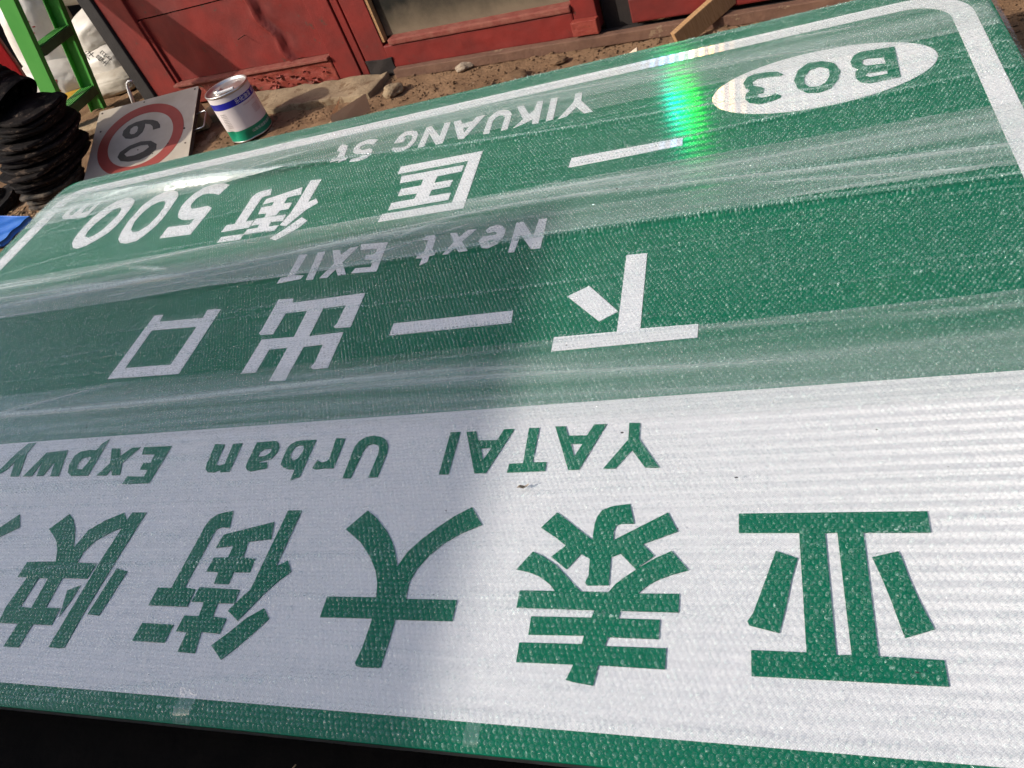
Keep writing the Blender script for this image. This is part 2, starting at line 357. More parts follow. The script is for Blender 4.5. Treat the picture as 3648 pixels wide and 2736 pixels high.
('w','character_jie',[[(-1874,2343),(-1858,2296),(-1884,2295),(-1894,2288),(-1893,2134),(-1855,2132),(-1854,2086),(-1984,2091),(-1981,2133),(-1942,2129),(-1951,2311),(-1940,2332),(-1914,2340)],[(-1966,2021),(-1964,2055),(-1857,2048),(-1857,2014)],[(-1715,2307),(-1699,2255),(-1758,2252),(-1757,2212),(-1717,2207),(-1714,2165),(-1754,2166),(-1757,2139),(-1808,2138),(-1813,2165),(-1854,2170),(-1860,2215),(-1810,2212),(-1813,2241),(-1865,2236),(-1864,2271),(-1812,2283)],[(-1848,2138),(-1709,2129),(-1706,2089),(-1760,2096),(-1757,2068),(-1710,2065),(-1715,2034),(-1764,2031),(-1761,1978),(-1811,1985),(-1819,2039),(-1858,2045),(-1854,2074),(-1808,2073),(-1810,2096),(-1850,2097)],[(-1694,2346),(-1642,2338),(-1638,2187),(-1609,2202),(-1587,2170),(-1624,2136),(-1673,2050),(-1706,2064),(-1700,2091),(-1690,2130),(-1690,2207)],[(-1623,2090),(-1587,2060),(-1608,2023),(-1652,1988),(-1681,1969),(-1712,1987),(-1671,2029)]]),
('w','digit_five',[[(-2135,2449),(-2156,2382),(-2181,2399),(-2224,2414),(-2256,2414),(-2275,2391),(-2280,2351),(-2271,2330),(-2253,2313),(-2228,2309),(-2197,2310),(-2170,2310),(-2137,2287),(-2146,2115),(-2308,2130),(-2310,2203),(-2194,2190),(-2191,2233),(-2217,2228),(-2259,2239),(-2294,2263),(-2314,2295),(-2330,2349),(-2328,2393),(-2313,2440),(-2284,2471),(-2234,2482),(-2172,2471)]]),
('w','digit_zero',[[(-2561,2184),(-2581,2237),(-2595,2314),(-2592,2428),(-2558,2491),(-2511,2511),(-2470,2509),(-2431,2484),(-2406,2448),(-2395,2386),(-2387,2297),(-2393,2231),(-2414,2177),(-2437,2143),(-2489,2138),(-2530,2153)],[(-2532,2242),(-2554,2303),(-2551,2365),(-2532,2411),(-2501,2432),(-2473,2431),(-2452,2412),(-2437,2372),(-2432,2309),(-2442,2250),(-2471,2215),(-2505,2216)]]),
('w','digit_zero',[[(-2849,2221),(-2866,2263),(-2874,2328),(-2873,2412),(-2848,2472),(-2807,2519),(-2754,2533),(-2715,2522),(-2677,2489),(-2660,2441),(-2655,2381),(-2651,2310),(-2664,2257),(-2700,2211),(-2738,2181),(-2781,2171),(-2816,2186)],[(-2805,2263),(-2817,2301),(-2813,2351),(-2794,2404),(-2770,2451),(-2743,2457),(-2717,2437),(-2704,2394),(-2711,2338),(-2723,2284),(-2746,2252),(-2775,2244)]]),
('w','letter_m',[[(-3109,2477),(-3080,2456),(-2990,2439),(-2927,2431),(-2924,2459),(-2917,2556),(-2944,2564),(-2949,2486),(-2988,2476),(-2997,2506),(-2986,2565),(-3021,2572),(-3035,2506),(-3047,2478),(-3072,2488),(-3081,2514),(-3067,2577),(-3107,2585),(-3117,2503)]]),
('b','letter_b',[[(330,2430),(323,2244),(245,2242),(223,2256),(211,2288),(213,2322),(223,2338),(209,2360),(207,2394),(220,2429),(242,2443)],[(295,2379),(297,2338),(243,2350),(236,2371),(242,2389),(252,2392)],[(294,2296),(294,2276),(248,2277),(238,2291),(243,2304)]]),
('b','digit_zero',[[(46,2348),(60,2407),(92,2442),(131,2435),(163,2407),(176,2352),(166,2301),(142,2257),(110,2245),(77,2259),(54,2296)],[(75,2351),(92,2392),(122,2402),(145,2379),(145,2334),(131,2297),(110,2283),(86,2290),(75,2315)]]),
('b','digit_three',[[(18,2402),(2,2426),(-32,2440),(-66,2445),(-89,2431),(-101,2398),(-94,2362),(-81,2344),(-94,2326),(-97,2295),(-84,2267),(-55,2247),(-23,2249),(3,2261),(7,2271),(-9,2294),(-29,2282),(-54,2285),(-61,2296),(-59,2311),(-43,2311),(-40,2338),(-49,2350),(-71,2368),(-74,2390),(-59,2408),(-33,2405),(-7,2401),(8,2394)]])]
PLATE_O=[-3.79758, 3.73915, -0.00905]
PLATE_U=[0.97387, 0.21327, -0.07802]
PLATE_V=[-0.18033, 0.9351, 0.30508]
PLATE_N=[0.13802, -0.28304, 0.94913]
SIX=[[(195, -257), (197, -222), (225, -190), (272, -175), (330, -175), (381, -192), (417, -216), (436, -248), (440, -274), (396, -276), (389, -248), (370, -224), (335, -208), (337, -236), (328, -274), (300, -300), (260, -305), (221, -291)], [(241, -252), (242, -221), (261, -207), (282, -209), (293, -227), (291, -257), (275, -272), (254, -268)]]
ZERO=[[(193, -429), (203, -393), (258, -360), (329, -348), (395, -363), (437, -401), (439, -441), (404, -474), (343, -494), (271, -486), (219, -466)], [(235, -417), (271, -389), (334, -379), (379, -388), (390, -411), (358, -435), (304, -448), (255, -443)]]

TANG = (0.97, -0.2, 0.2)
def lobe_set(px, py, k, rg, an, dx=0.075, tint=(1, 1, 1), tg=TANG):
    out = []
    for d, c in ((-dx, (0.05, 0.25, 1.0)), (0.0, (0.05, 1.0, 0.42)), (dx * 1.15, (1.0, 0.35, 0.02))):
        out.append((facet_normal(px + d, py), tuple(k * a * b for a, b in zip(c, tint)), rg, an, tg))
    return out

M_GREEN = sheeting('green_sheeting', (0.0002, 0.180, 0.096), (0.0001, 0.112, 0.057), lobe_set(-0.29, 2.36, 0.0023, 0.100, 0.5, dx=0.030, tint=(0.006, 1, 0.24)) , lat=0.6, stripe=('y', 0.034, 0.75))
M_WHITE = sheeting('white_sheeting', (0.80, 0.80, 0.79), (0.56, 0.56, 0.57), [(facet_normal(0.55, 0.85), (0.03, 0.03, 0.03), 0.42, 0.0, TANG)], lat=0.9, stripe=('y', 0.0245, 1.0))
M_WHITE_B = sheeting('white_border_sheeting', (0.80, 0.80, 0.79), (0.66, 0.66, 0.67), lobe_set(-0.27, 2.5, 0.007, 0.13, 0.5, dx=0.05), lat=0.7, stripe=('x', 0.034, 0.9))
M_ALU = worn('sheet_aluminium', (0.55, 0.56, 0.57), (0.4, 0.4, 0.4), rough=0.38, metallic=1.0, bump=0.05)
M_STEEL = worn('dark_steel', (0.05, 0.045, 0.045), (0.09, 0.06, 0.045), rough=0.6, metallic=0.3)
M_RED = worn('red_door_paint', (0.205, 0.022, 0.017), (0.115, 0.016, 0.013), rough=0.55, scale=4, amount=0.95, bump=0.2, bscale=30, spot=(0.085, 0.038, 0.027), spot_amt=0.0, spot_scale=18)
M_REDWORN = worn('flaking_red_paint', (0.21, 0.03, 0.02), (0.28, 0.06, 0.037), rough=0.6, scale=9, amount=0.7, bump=0.5, bscale=30, spot=(0.13, 0.06, 0.035), spot_amt=0.03, spot_scale=8, stretch=(1, 1, 2.2))
M_REDEDGE = worn('dusty_red_ledge', (0.19, 0.042, 0.03), (0.26, 0.10, 0.07), rough=0.8, scale=20, amount=0.8, bump=0.3)
M_RUST = worn('rusty_rail', (0.16, 0.085, 0.055), (0.09, 0.045, 0.03), rough=0.8, scale=12, amount=0.8, bump=0.4, spot=(0.24, 0.16, 0.10), spot_amt=0.05, spot_scale=6)
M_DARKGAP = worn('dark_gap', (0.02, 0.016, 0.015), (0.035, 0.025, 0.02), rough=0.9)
M_JAMB = worn('black_jamb', (0.022, 0.021, 0.022), (0.04, 0.035, 0.033), rough=0.55)
M_DIRT = worn('dirt_ground', (0.235, 0.145, 0.083), (0.15, 0.088, 0.05), rough=0.95, scale=5.5, amount=0.9, bump=0.75, bscale=75, spot=(0.30, 0.205, 0.13), spot_amt=0.03, spot_scale=4, spec=0.1)
M_CLOD = worn('dirt_clod', (0.22, 0.135, 0.078), (0.13, 0.078, 0.045), rough=0.95, scale=30, amount=0.9, bump=0.6, spec=0.1, coords='Generated')
M_CHIP = worn('wood_chip', (0.45, 0.31, 0.18), (0.27, 0.17, 0.09), rough=0.9, scale=30, amount=0.9, spec=0.15)
M_CONC = worn('worn_concrete', (0.31, 0.235, 0.15), (0.2, 0.14, 0.085), rough=0.9, scale=6, amount=0.9, bump=0.7, bscale=55, spot=(0.17, 0.11, 0.065), spot_amt=0.06, spec=0.15)
M_STONE = worn('grey_stone', (0.34, 0.27, 0.2), (0.22, 0.16, 0.11), rough=0.9, scale=25, amount=0.8, bump=0.6)
M_WOOD = worn('bare_timber', (0.40, 0.235, 0.11), (0.26, 0.14, 0.06), rough=0.75, scale=16, amount=0.8, bump=0.25, stretch=(1, 1, 12))
M_WOODB = worn('weathered_board', (0.42, 0.31, 0.19), (0.26, 0.18, 0.10), rough=0.85, scale=9, amount=0.8, bump=0.3, stretch=(14, 1, 1))
M_RUBBER = worn('black_rubber', (0.006, 0.0055, 0.006), (0.022, 0.017, 0.015), rough=0.8, scale=12, amount=0.9, bump=0.5, bscale=25, spec=0.08, spot=(0.085, 0.062, 0.047), spot_amt=0.035, spot_scale=13, stretch=(1, 1, 2.5))
M_DARKENER = worn('ground_darkener_black', (0.006, 0.006, 0.006), (0.014, 0.012, 0.011), rough=0.95, scale=10, bump=0.3, spec=0.02)
M_RUBDUST = worn('dusty_rubber', (0.014, 0.012, 0.011), (0.20, 0.16, 0.12), rough=0.85, scale=10, amount=0.95, bump=0.5, bscale=30)
M_LADDER = worn('green_fibreglass', (0.075, 0.32, 0.06), (0.10, 0.37, 0.07), rough=0.4, scale=5, amount=0.7, bump=0.06, spot=(0.15, 0.30, 0.08), spot_amt=-0.03, stretch=(1, 1, .4))
M_TREAD = worn('ladder_tread', (0.135, 0.17, 0.07), (0.08, 0.09, 0.04), rough=0.5, scale=14, amount=0.8, bump=0.1, metallic=0.35)
M_SACK = worn('white_sack', (0.66, 0.63, 0.58), (0.5, 0.46, 0.41), rough=0.45, scale=4, amount=0.7, bump=0.25, bscale=16)
M_SACKG = worn('grubby_sack', (0.50, 0.46, 0.39), (0.33, 0.28, 0.22), rough=0.6, scale=6, amount=0.8, bump=0.3, bscale=16)
M_YELLOW = worn('yellow_sack', (0.52, 0.31, 0.035), (0.36, 0.2, 0.03), rough=0.5, scale=8, bump=0.3)
M_INKRED = worn('red_print', (0.28, 0.02, 0.02), (0.2, 0.02, 0.02), rough=0.6)
M_INKBLACK = worn('black_ink', (0.02, 0.02, 0.02), (0.04, 0.04, 0.04), rough=0.6)
M_PLATE = worn('old_plate_white', (0.52, 0.465, 0.38), (0.38, 0.32, 0.24), rough=0.5, scale=3.5, amount=0.8, bump=0.08, spot=(0.2, 0.16, 0.12), spot_amt=-0.085, spot_scale=22)
M_PLRED = worn('faded_sign_red', (0.35, 0.075, 0.058), (0.27, 0.05, 0.04), rough=0.5, scale=4, amount=0.8, bump=0.05)
M_PLBLK = worn('faded_sign_black', (0.085, 0.075, 0.062), (0.055, 0.05, 0.042), rough=0.5, scale=6, amount=0.8)
M_HOLE = worn('rivet_hole', (0.05, 0.035, 0.03), (0.09, 0.05, 0.04), rough=0.8)
M_TIN = worn('tinplate', (0.66, 0.63, 0.60), (0.42, 0.38, 0.34), rough=0.3, metallic=0.85, scale=8, amount=0.6, bump=0.12, bscale=30, spot=(0.3, 0.24, 0.2), spot_amt=-0.04)
M_CANW = worn('can_white_print', (0.70, 0.64, 0.63), (0.6, 0.54, 0.53), rough=0.35, bump=0.04)
M_CANB = worn('can_blue_print', (0.018, 0.022, 0.32), (0.02, 0.025, 0.25), rough=0.32, bump=0.04)
M_CANG = worn('can_green_print', (0.008, 0.24, 0.13), (0.01, 0.17, 0.10), rough=0.32, bump=0.04)
M_LETW = worn('white_print', (0.75, 0.75, 0.75), (0.66, 0.66, 0.66), rough=0.5, bump=0.0)
M_LETR = worn('rose_print', (0.42, 0.17, 0.16), (0.42, 0.2, 0.18), rough=0.5, bump=0.0)
M_CARD = worn('cardboard', (0.60, 0.42, 0.29), (0.5, 0.33, 0.21), rough=0.85, scale=8, bump=0.08)
M_PAPER = worn('pale_paper', (0.66, 0.53, 0.40), (0.55, 0.43, 0.31), rough=0.85)
M_BLUE = worn('blue_plastic', (0.02, 0.12, 0.48), (0.05, 0.18, 0.5), rough=0.35, scale=6, amount=0.8, bump=0.2, bscale=9, spot=(0.25, 0.28, 0.42), spot_amt=0.0, spot_scale=5)
M_REDPL = worn('red_plastic', (0.42, 0.012, 0.015), (0.3, 0.01, 0.012), rough=0.4)
M_CABLE = worn('white_cable_sleeve', (0.7, 0.68, 0.66), (0.6, 0.58, 0.55), rough=0.5)
M_PLASTER = worn('grey_plaster', (0.17, 0.15, 0.135), (0.11, 0.095, 0.085), rough=0.9, scale=3, amount=0.8, bump=0.3)
M_DARKROOM = worn('dark_room_wall', (0.035, 0.03, 0.028), (0.05, 0.042, 0.038), rough=0.9, scale=3)
M_BLOCK = worn('render_wall', (0.30, 0.28, 0.25), (0.22, 0.2, 0.18), rough=0.9, scale=2, amount=0.7)
M_FILM = film_mat('clear_film', 0.035, rough=0.16, edge=0.10, bump=0.22, bscale=110, gloss=0.8, streak=0.8)
M_FILM2 = film_mat('doubled_film', 0.13, hazecol=(0.74, 0.80, 0.78), rough=0.2, edge=0.12, gloss=0.8, streak=0.75)
M_BUB = film_mat('bubble_film', 0.004, hazecol=(0.66, 0.88, 0.81), rough=0.04, edge=0.13, gloss=1.0, streak=0.6, glint=0.24)
M_TAPE = film_mat('packing_tape', 0.05, rough=0.1, edge=0.1, bump=0.4, bscale=40)

def glass_mat():
    m, nt, N, L, out = new_mat('dusty_glass')
    tc = nd(nt, 'ShaderNodeTexCoord')
    sp = nd(nt, 'ShaderNodeSeparateXYZ', {0: tc.outputs['Object']})
    n1 = nd(nt, 'ShaderNodeTexNoise', {'Vector': tc.outputs['Object'], 'Scale': 7.0, 'Detail': 7.0, 'Roughness': 0.65})
    low = mth(nt, 'SUBTRACT', 1.0, ramp(nt, mth(nt, 'SUBTRACT', sp.outputs[2], mth(nt, 'MULTIPLY', n1.outputs[0], 0.12)), -0.12, 0.02))
    dust = mth(nt, 'ADD', mth(nt, 'MULTIPLY', low, 0.5), mth(nt, 'MULTIPLY', ramp(nt, n1.outputs[0], 0.4, 0.8), 0.07))
    g = nd(nt, 'ShaderNodeBsdfPrincipled', {'Base Color': (0.02, 0.021, 0.019, 1), 'Roughness': 0.14})
    d = nd(nt, 'ShaderNodeBsdfDiffuse', {'Color': (0.30, 0.235, 0.16, 1)})
    mx = nd(nt, 'ShaderNodeMixShader', {0: dust, 1: g.outputs[0], 2: d.outputs[0]})
    L.new(mx.outputs[0], out.inputs[0])
    return m
M_GLASS = glass_mat()

# ------------------------------------------------------------------ ground
def axis(lo, hi, step, far):
    a = list(np.arange(lo, hi + 1e-6, step))
    s, p = step, hi
    up = []
    while p < far:
        s *= 1.55; p += s; up.append(p)
    s, p = step, lo
    dn = []
    while p > -far:
        s *= 1.55; p -= s; dn.append(p)
    return np.array(dn[::-1] + a + up)

def ground_h(x, y):
    v = Vector((x, y, 0))
    f = noise.fractal(v * 2.2, 0.9, 2.0, 3)
    c = noise.fractal(v * 17.0, 0.8, 2.1, 4)
    e = noise.noise(v * 6.0 + Vector((9, 3, 1)))
    return GZ + 0.010 * f + 0.010 * c + 0.012 * max(0.0, e) - 0.014
gx = axis(-5.2, 1.4, 0.022, 120.0)
gy = axis(2.6, 4.3, 0.018, 120.0)
GV = np.zeros((len(gx), len(gy), 3))
for i, x in enumerate(gx):
    for j, y in enumerate(gy):
        near = -6.5 < x < 2.5 and -0.5 < y < 5.5
        GV[i, j] = (x, y, ground_h(x, y) if near else GZ - 0.01)
ii, jj = np.meshgrid(np.arange(len(gx) - 1), np.arange(len(gy) - 1), indexing='ij')
q = (ii * len(gy) + jj).ravel()
GF = np.stack([q, q + len(gy), q + len(gy) + 1, q + 1], 1)
link('ground', mesh_np('ground', GV.reshape(-1, 3), GF), M_DIRT, smooth=True, kind='structure', label='brown trodden dirt with clods round the big sign', category='ground') if False else tag(link('ground', mesh_np('ground', GV.reshape(-1, 3), GF), M_DIRT, smooth=True), 'brown trodden dirt yard round and under the big sign', 'ground', kind='structure')

# ------------------------------------------------------------------ shop front with red doors
WO = Vector((-1.93, 3.86, 0.0))
WRZ = math.atan2(-0.184, 0.983)
front = empty('workshop_front', WO, WRZ, label='workshop front with flaking red wooden doors standing behind the sign', cat='building')
# left door leaf: frame, recessed sheet panels, ledge and kick board
doorL = empty('door', label='red double-panelled door with a bent sheet panel and flaking kick board')
doorL.parent = front
box('stile', -1.852, -1.634, -0.012, 0.045, -0.235, 2.0, M_RED, doorL, bevel=0.004)
box('bead', -1.634, -1.606, 0.000, 0.045, -0.105, 0.285, M_RED, doorL, bevel=0.006)
box('stile', -0.372, -0.222, -0.014, 0.045, -0.238, 2.0, M_RED, doorL, bevel=0.004)
rough_box('kick_board', -1.63, -0.376, -0.020, 0.040, -0.240, -0.118, M_REDWORN, doorL, cuts=24, amp=0.006, scale=22.0)
box('ledge', -1.63, -0.376, -0.040, 0.020, -0.117, -0.101, M_REDEDGE, doorL, bevel=0.004)
def panel(name, x0, x1, z0, z1, y, parent, mat, crease=True):
    nx, nz = 70, 40
    X, Z = np.meshgrid(np.linspace(x0, x1, nx), np.linspace(z0, z1, nz), indexing='ij')
    Y = np.full(X.shape, y)
    for a in range(nx):
        for b in range(nz):
            v = Vector((X[a, b] * 3, Z[a, b] * 3, y))
            Y[a, b] += 0.006 * noise.noise(v) + 0.003 * noise.noise(v * 3.1)
    if crease:
        d = X - (-0.72 + (Z - 0.1) * -0.30 + 0.014 * np.sin(Z * 32))
        Y -= 0.024 * np.exp(-(d / 0.018) ** 2) - 0.012 * np.exp(-((d - 0.05) / 0.035) ** 2)
    V = np.stack([X, Y, Z], -1).reshape(-1, 3)
    i, j = np.meshgrid(np.arange(nx - 1), np.arange(nz - 1), indexing='ij')
    q = (i * nz + j).ravel()
    return link(name, mesh_np(name, V, np.stack([q, q + nz, q + nz + 1, q + 1], 1)), mat, parent, smooth=True)
panel('lower_panel', -1.64, -0.365, -0.10, 0.286, 0.018, doorL, M_RED)
panel('upper_panel', -1.64, -0.365, 0.294, 2.0, 0.010, doorL, M_RED, crease=False)
# flakes of curling paint on the kick board
for k in range(26):
    cx, cz = random.uniform(-1.1, -0.40), random.uniform(-0.228, -0.145)
    bm = bmesh.new()
    n = random.randint(5, 7)
    r = random.uniform(0.010, 0.026)
    vs_ = [bm.verts.new((cx + r * math.cos(6.283 * a / n) * random.uniform(.6, 1.3), -0.028 - random.uniform(0.0, 0.016), cz + r * 0.6 * math.sin(6.283 * a / n) * random.uniform(.6, 1.3))) for a in range(n)]
    c0 = bm.verts.new((cx, -0.024, cz))
    for a in range(n):
        bm.faces.new((c0, vs_[a], vs_[(a + 1) % n]))
    link('paint_flake', bm_mesh('paint_flake', bm), random.choice((M_REDWORN, M_REDWORN, M_REDEDGE)), doorL)
bm = bmesh.new()
tube(bm, [(-0.905, 0.02, 0.085), (-0.905, -0.05, 0.090)], 0.0022, 6)
link('nail', bm_mesh('nail', bm), M_RUST, doorL)
# strips between the leaves
box('door_post', -0.218, -0.172, -0.004, 0.05, -0.242, 2.0, M_RED, front, bevel=0.004)
box('gap_strip', -0.171, -0.152, 0.03, 0.05, -0.242, 2.0, M_DARKGAP, front)
# right leaf with the dusty pane
doorR = empty('door', label='red door with a dusty glass pane and rusty foot')
doorR.parent = front
box('stile', -0.150, 0.000, -0.018, 0.045, -0.215, 2.0, M_RED, doorR, bevel=0.004)
box('split_strip', 0.001, 0.018, -0.012, 0.02, -0.085, 0.6, M_WOOD, doorR)
rough_box('bottom_board', 0.002, 1.088, -0.024, 0.045, -0.222, -0.100, M_RED, doorR, cuts=20, amp=0.0025, scale=18)
box('sill', 0.050, 1.088, -0.036, 0.03, -0.099, -0.068, M_REDEDGE, doorR, bevel=0.008)
box('glass_pane', 0.018, 1.088, 0.026, 0.034, -0.070, 2.0, M_GLASS, doorR)
box('stile', 1.090, 1.205, -0.020, 0.045, -0.20, 2.0, M_RED, doorR, bevel=0.004)
rough_box('foot_block', 1.082, 1.212, -0.062, -0.022, -0.205, -0.135, M_REDWORN, doorR, cuts=5, amp=0.004)
box('gap_strip', 1.207, 1.36, 0.05, 0.06, -0.24, 2.0, M_DARKGAP, front)
doorC = empty('door', label='farther red door at the rusty rail')
doorC.parent = front
rough_box('bottom_board', 1.362, 3.2, -0.024, 0.045, -0.20, -0.09, M_RED, doorC, cuts=14, amp=0.003)
box('stile', 1.362, 1.50, -0.018, 0.045, -0.089, 2.0, M_RED, doorC, bevel=0.004)
box('glass_pane', 1.502, 3.2, 0.026, 0.034, -0.089, 2.0, M_GLASS, doorC)
rough_box('foot_shadow_hole', -0.150, 0.03, -0.030, -0.019, -0.262, -0.165, M_DARKGAP, doorR, cuts=6, amp=0.012)  # dark slab stands in for a shadow and black hole at the foot
rough_box('threshold_rail', 0.04, 3.6, -0.075, -0.03, -0.262, -0.212, M_RUST, front, cuts=30, amp=0.0035, scale=20)
box('rail_slot', 0.04, 3.6, -0.030, 0.03, -0.262, -0.226, M_DARKGAP, front)
box('jamb', -1.965, -1.858, -0.03, 0.10, -0.26, 2.0, M_JAMB, front, bevel=0.006)
box('lintel', -1.965, 3.6, -0.02, 0.2, 2.002, 2.2, M_RED, front, bevel=0.006)
box('wall', -1.965, 3.6, 0.0, 0.3, 2.202, 3.0, M_PLASTER, front)
box('wall', 3.61, 9.0, 0.0, 0.3, -0.27, 3.0, M_PLASTER, front)
box('side_wall', -1.960, -1.86, 0.101, 3.0, -0.27, 2.2, M_DARKROOM, front)
box('back_wall', -6.0, 9.0, 3.0, 3.2, -0.27, 3.0, M_DARKROOM, front)
box('roof', -6.2, 9.2, -0.1, 3.3, 3.002, 3.1, M_PLASTER, front)
box('lintel', -6.0, -1.966, -0.02, 0.2, 2.1, 3.0, M_PLASTER, front)
box('side_wall', -6.2, -6.0, -0.02, 3.2, -0.27, 3.0, M_PLASTER, front)

# concrete step below the left door
kerb = rough_box('kerb', -1.36, -0.02, -0.27, -0.03, -0.33, -0.226, M_CONC, None, cuts=26, amp=0.018, scale=8.0)
kerb.location = WO
kerb.rotation_euler = (0, 0, WRZ)
tag(kerb, 'worn sandy concrete step below the left red door', 'step', kind='structure')

# building behind the photographer whose roof corner shades the lower left of the sign
tt = 6.0 / SUN.z
cx, cy = -0.62 + tt * SUN.x, 1.90 + tt * SUN.y
hall = empty('neighbouring_hall', (cx, cy, GZ), label='plain rendered hall behind the photographer shading the sign', cat='building')
box('wall', -11.9, -0.15, -9.9, -0.15, -0.05, 5.95, M_BLOCK, hall)
box('roof', -12.0, 0.0, -10.0, 0.0, 5.952, 6.25, M_PLASTER, hall)

shed = empty('sky_blocking_shed', (3.0, -10.5, GZ), label='unseen rendered shed added behind the photographer to cut sky light on the doors', cat='building')  # unseen building added to lower the sky light reaching the doors and wrap
box('wall', -8.9, 8.9, -3.9, 3.9, -0.05, 6.4, M_BLOCK, shed)
box('roof', -9.1, 9.1, -4.1, 4.1, 6.402, 6.7, M_PLASTER, shed)

# ------------------------------------------------------------------ the big sign
SX0, SX1, SY0, SY1 = -3.33, 0.612, 0.357, 2.818
sign = empty('direction_sign', ((SX0 + SX1) / 2, (SY0 + SY1) / 2, GZ), label='huge green and white road direction sign lying upside down under bubble wrap', cat='sign')
SOFF = -Vector(sign.location)

def flat_obj(name, polys, mat, parent, z, thick, scale=0.001, world=None, smooth=False, **kw):
    """solid cut from flat outlines (holes by even-odd)"""
    cu = bpy.data.curves.new(name, 'CURVE')
    cu.dimensions = '2D'
    cu.fill_mode = 'BOTH'
    cu.extrude = thick / 2
    for p in polys:
        s = cu.splines.new('POLY')
        s.points.add(len(p) - 1)
        for pt, (x, y) in zip(s.points, p):
            pt.co = (x * scale, y * scale, 0, 1)
        s.use_cyclic_u = True
    o = bpy.data.objects.new(name, cu)
    COL.objects.link(o)
    PENDING.append((o, name, mat, parent, z, world, kw))
PENDING = []
def flush():
    dg = bpy.context.evaluated_depsgraph_get()
    dg.update()
    for o, name, mat, parent, z, world, kw in PENDING:
        me = bpy.data.meshes.new_from_object(o.evaluated_get(dg))
        if world is None:
            me.transform(Matrix.Translation((0, 0, z)))
            if parent is not None:
                me.transform(Matrix.Translation(-Vector(parent.matrix_basis.translation)))
        else:
            me.transform(world)
        me.materials.clear()
        bpy.data.objects.remove(o)
        link(name, me, mat, parent, **kw)
    PENDING.clear()

def rrect(x0, x1, y0, y1, r, n=10, corners=(1, 1, 1, 1)):
    out = []
    for (cx_, cy_, a0), use in zip(((x1 - r, y1 - r, 0), (x0 + r, y1 - r, 90), (x0 + r, y0 + r, 180), (x1 - r, y0 + r, 270)), corners):
        if use:
            out += [(cx_ + r * math.cos(math.radians(a0 + 90 * k / n)), cy_ + r * math.sin(math.radians(a0 + 90 * k / n))) for k in range(n + 1)]
        else:
            out.append({0: (x1, y1), 90: (x0, y1), 180: (x0, y0), 270: (x1, y0)}[a0])
    return out
flat_obj('panel', [rrect(SX0, SX1, SY0, SY1, 0.07)], M_GREEN, sign, -0.0035, 0.004, scale=1)
flat_obj('white_field', [rrect(-3.285, 0.562, 0.405, 1.099, 0.12, corners=(0, 0, 1, 1))], M_WHITE, sign, -0.0006, 0.0012, scale=1)
flat_obj('border_line', [[(-3.27, 1.1005)] + [(-3.27 + 0.13 + 0.13 * math.cos(math.radians(180 - 9 * k)), 2.722 - 0.13 + 0.13 * math.sin(math.radians(180 - 9 * k))) for k in range(11)]
    + [(0.560 - 0.17 + 0.17 * math.cos(math.radians(90 - 9 * k)), 2.722 - 0.17 + 0.17 * math.sin(math.radians(90 - 9 * k))) for k in range(11)] + [(0.560, 1.1005), (0.500, 1.1005)]
    + [(0.500 - 0.12 + 0.12 * math.cos(math.radians(9 * k)), 2.660 - 0.12 + 0.12 * math.sin(math.radians(9 * k))) for k in range(11)]
    + [(-3.19 + 0.09 + 0.09 * math.cos(math.radians(90 + 9 * k)), 2.660 - 0.09 + 0.09 * math.sin(math.radians(90 + 9 * k))) for k in range(11)] + [(-3.19, 1.1005)]], M_WHITE_B, sign, -0.0006, 0.0012, scale=1)
flat_obj('oval_badge', [[(0.117 + 0.312 * math.cos(6.28319 * k / 72), 2.338 + 0.172 * math.sin(6.28319 * k / 72)) for k in range(72)]], M_WHITE_B, sign, -0.0006, 0.0012, scale=1)
for colr, nm, polys in GLYPHS:
    base = nm.split('_')[0]
    flat_obj(base, polys, M_GREEN if colr in 'gb' else M_WHITE_B, sign, 0.0016 if colr in 'gb' else -0.0006, 0.0012)
flush()
# folded rim and stiffening channels below the sheet
for x0, x1, y0, y1 in ((SX0 + 0.05, SX1 - 0.05, SY0 + 0.002, SY0 + 0.008), (SX0 + 0.05, SX1 - 0.05, SY1 - 0.008, SY1 - 0.002), (SX0 + 0.002, SX0 + 0.008, SY0 + 0.05, SY1 - 0.05), (SX1 - 0.008, SX1 - 0.002, SY0 + 0.05, SY1 - 0.05)):
    box('rim', x0 + SOFF.x, x1 + SOFF.x, y0 + SOFF.y, y1 + SOFF.y, -0.028 + SOFF.z, -0.0060 + SOFF.z, M_ALU, sign)
for y in (0.62, 1.2, 1.8, 2.45):
    box('channel', SX0 + 0.06 + SOFF.x, SX1 - 0.06 + SOFF.x, y - 0.03 + SOFF.y, y + 0.03 + SOFF.y, -0.05 + SOFF.z, -0.0062 + SOFF.z, M_ALU, sign)
for i, (x, y) in enumerate(((-2.9, 0.75), (0.1, 0.75), (-2.9, 2.4), (0.1, 2.4))):
    o = rough_box('timber_block', -0.12, 0.12, -0.4, 0.4, -0.265 + 0.25, 0.1985, M_WOODB, None, cuts=5, amp=0.003)
    o.location = (x, y, GZ)
    tag(o, 'bare timber block propping the big sign near its %s corner' % ('near left', 'near right', 'far left', 'far right')[i], 'timber block', 'blocks under the big sign')

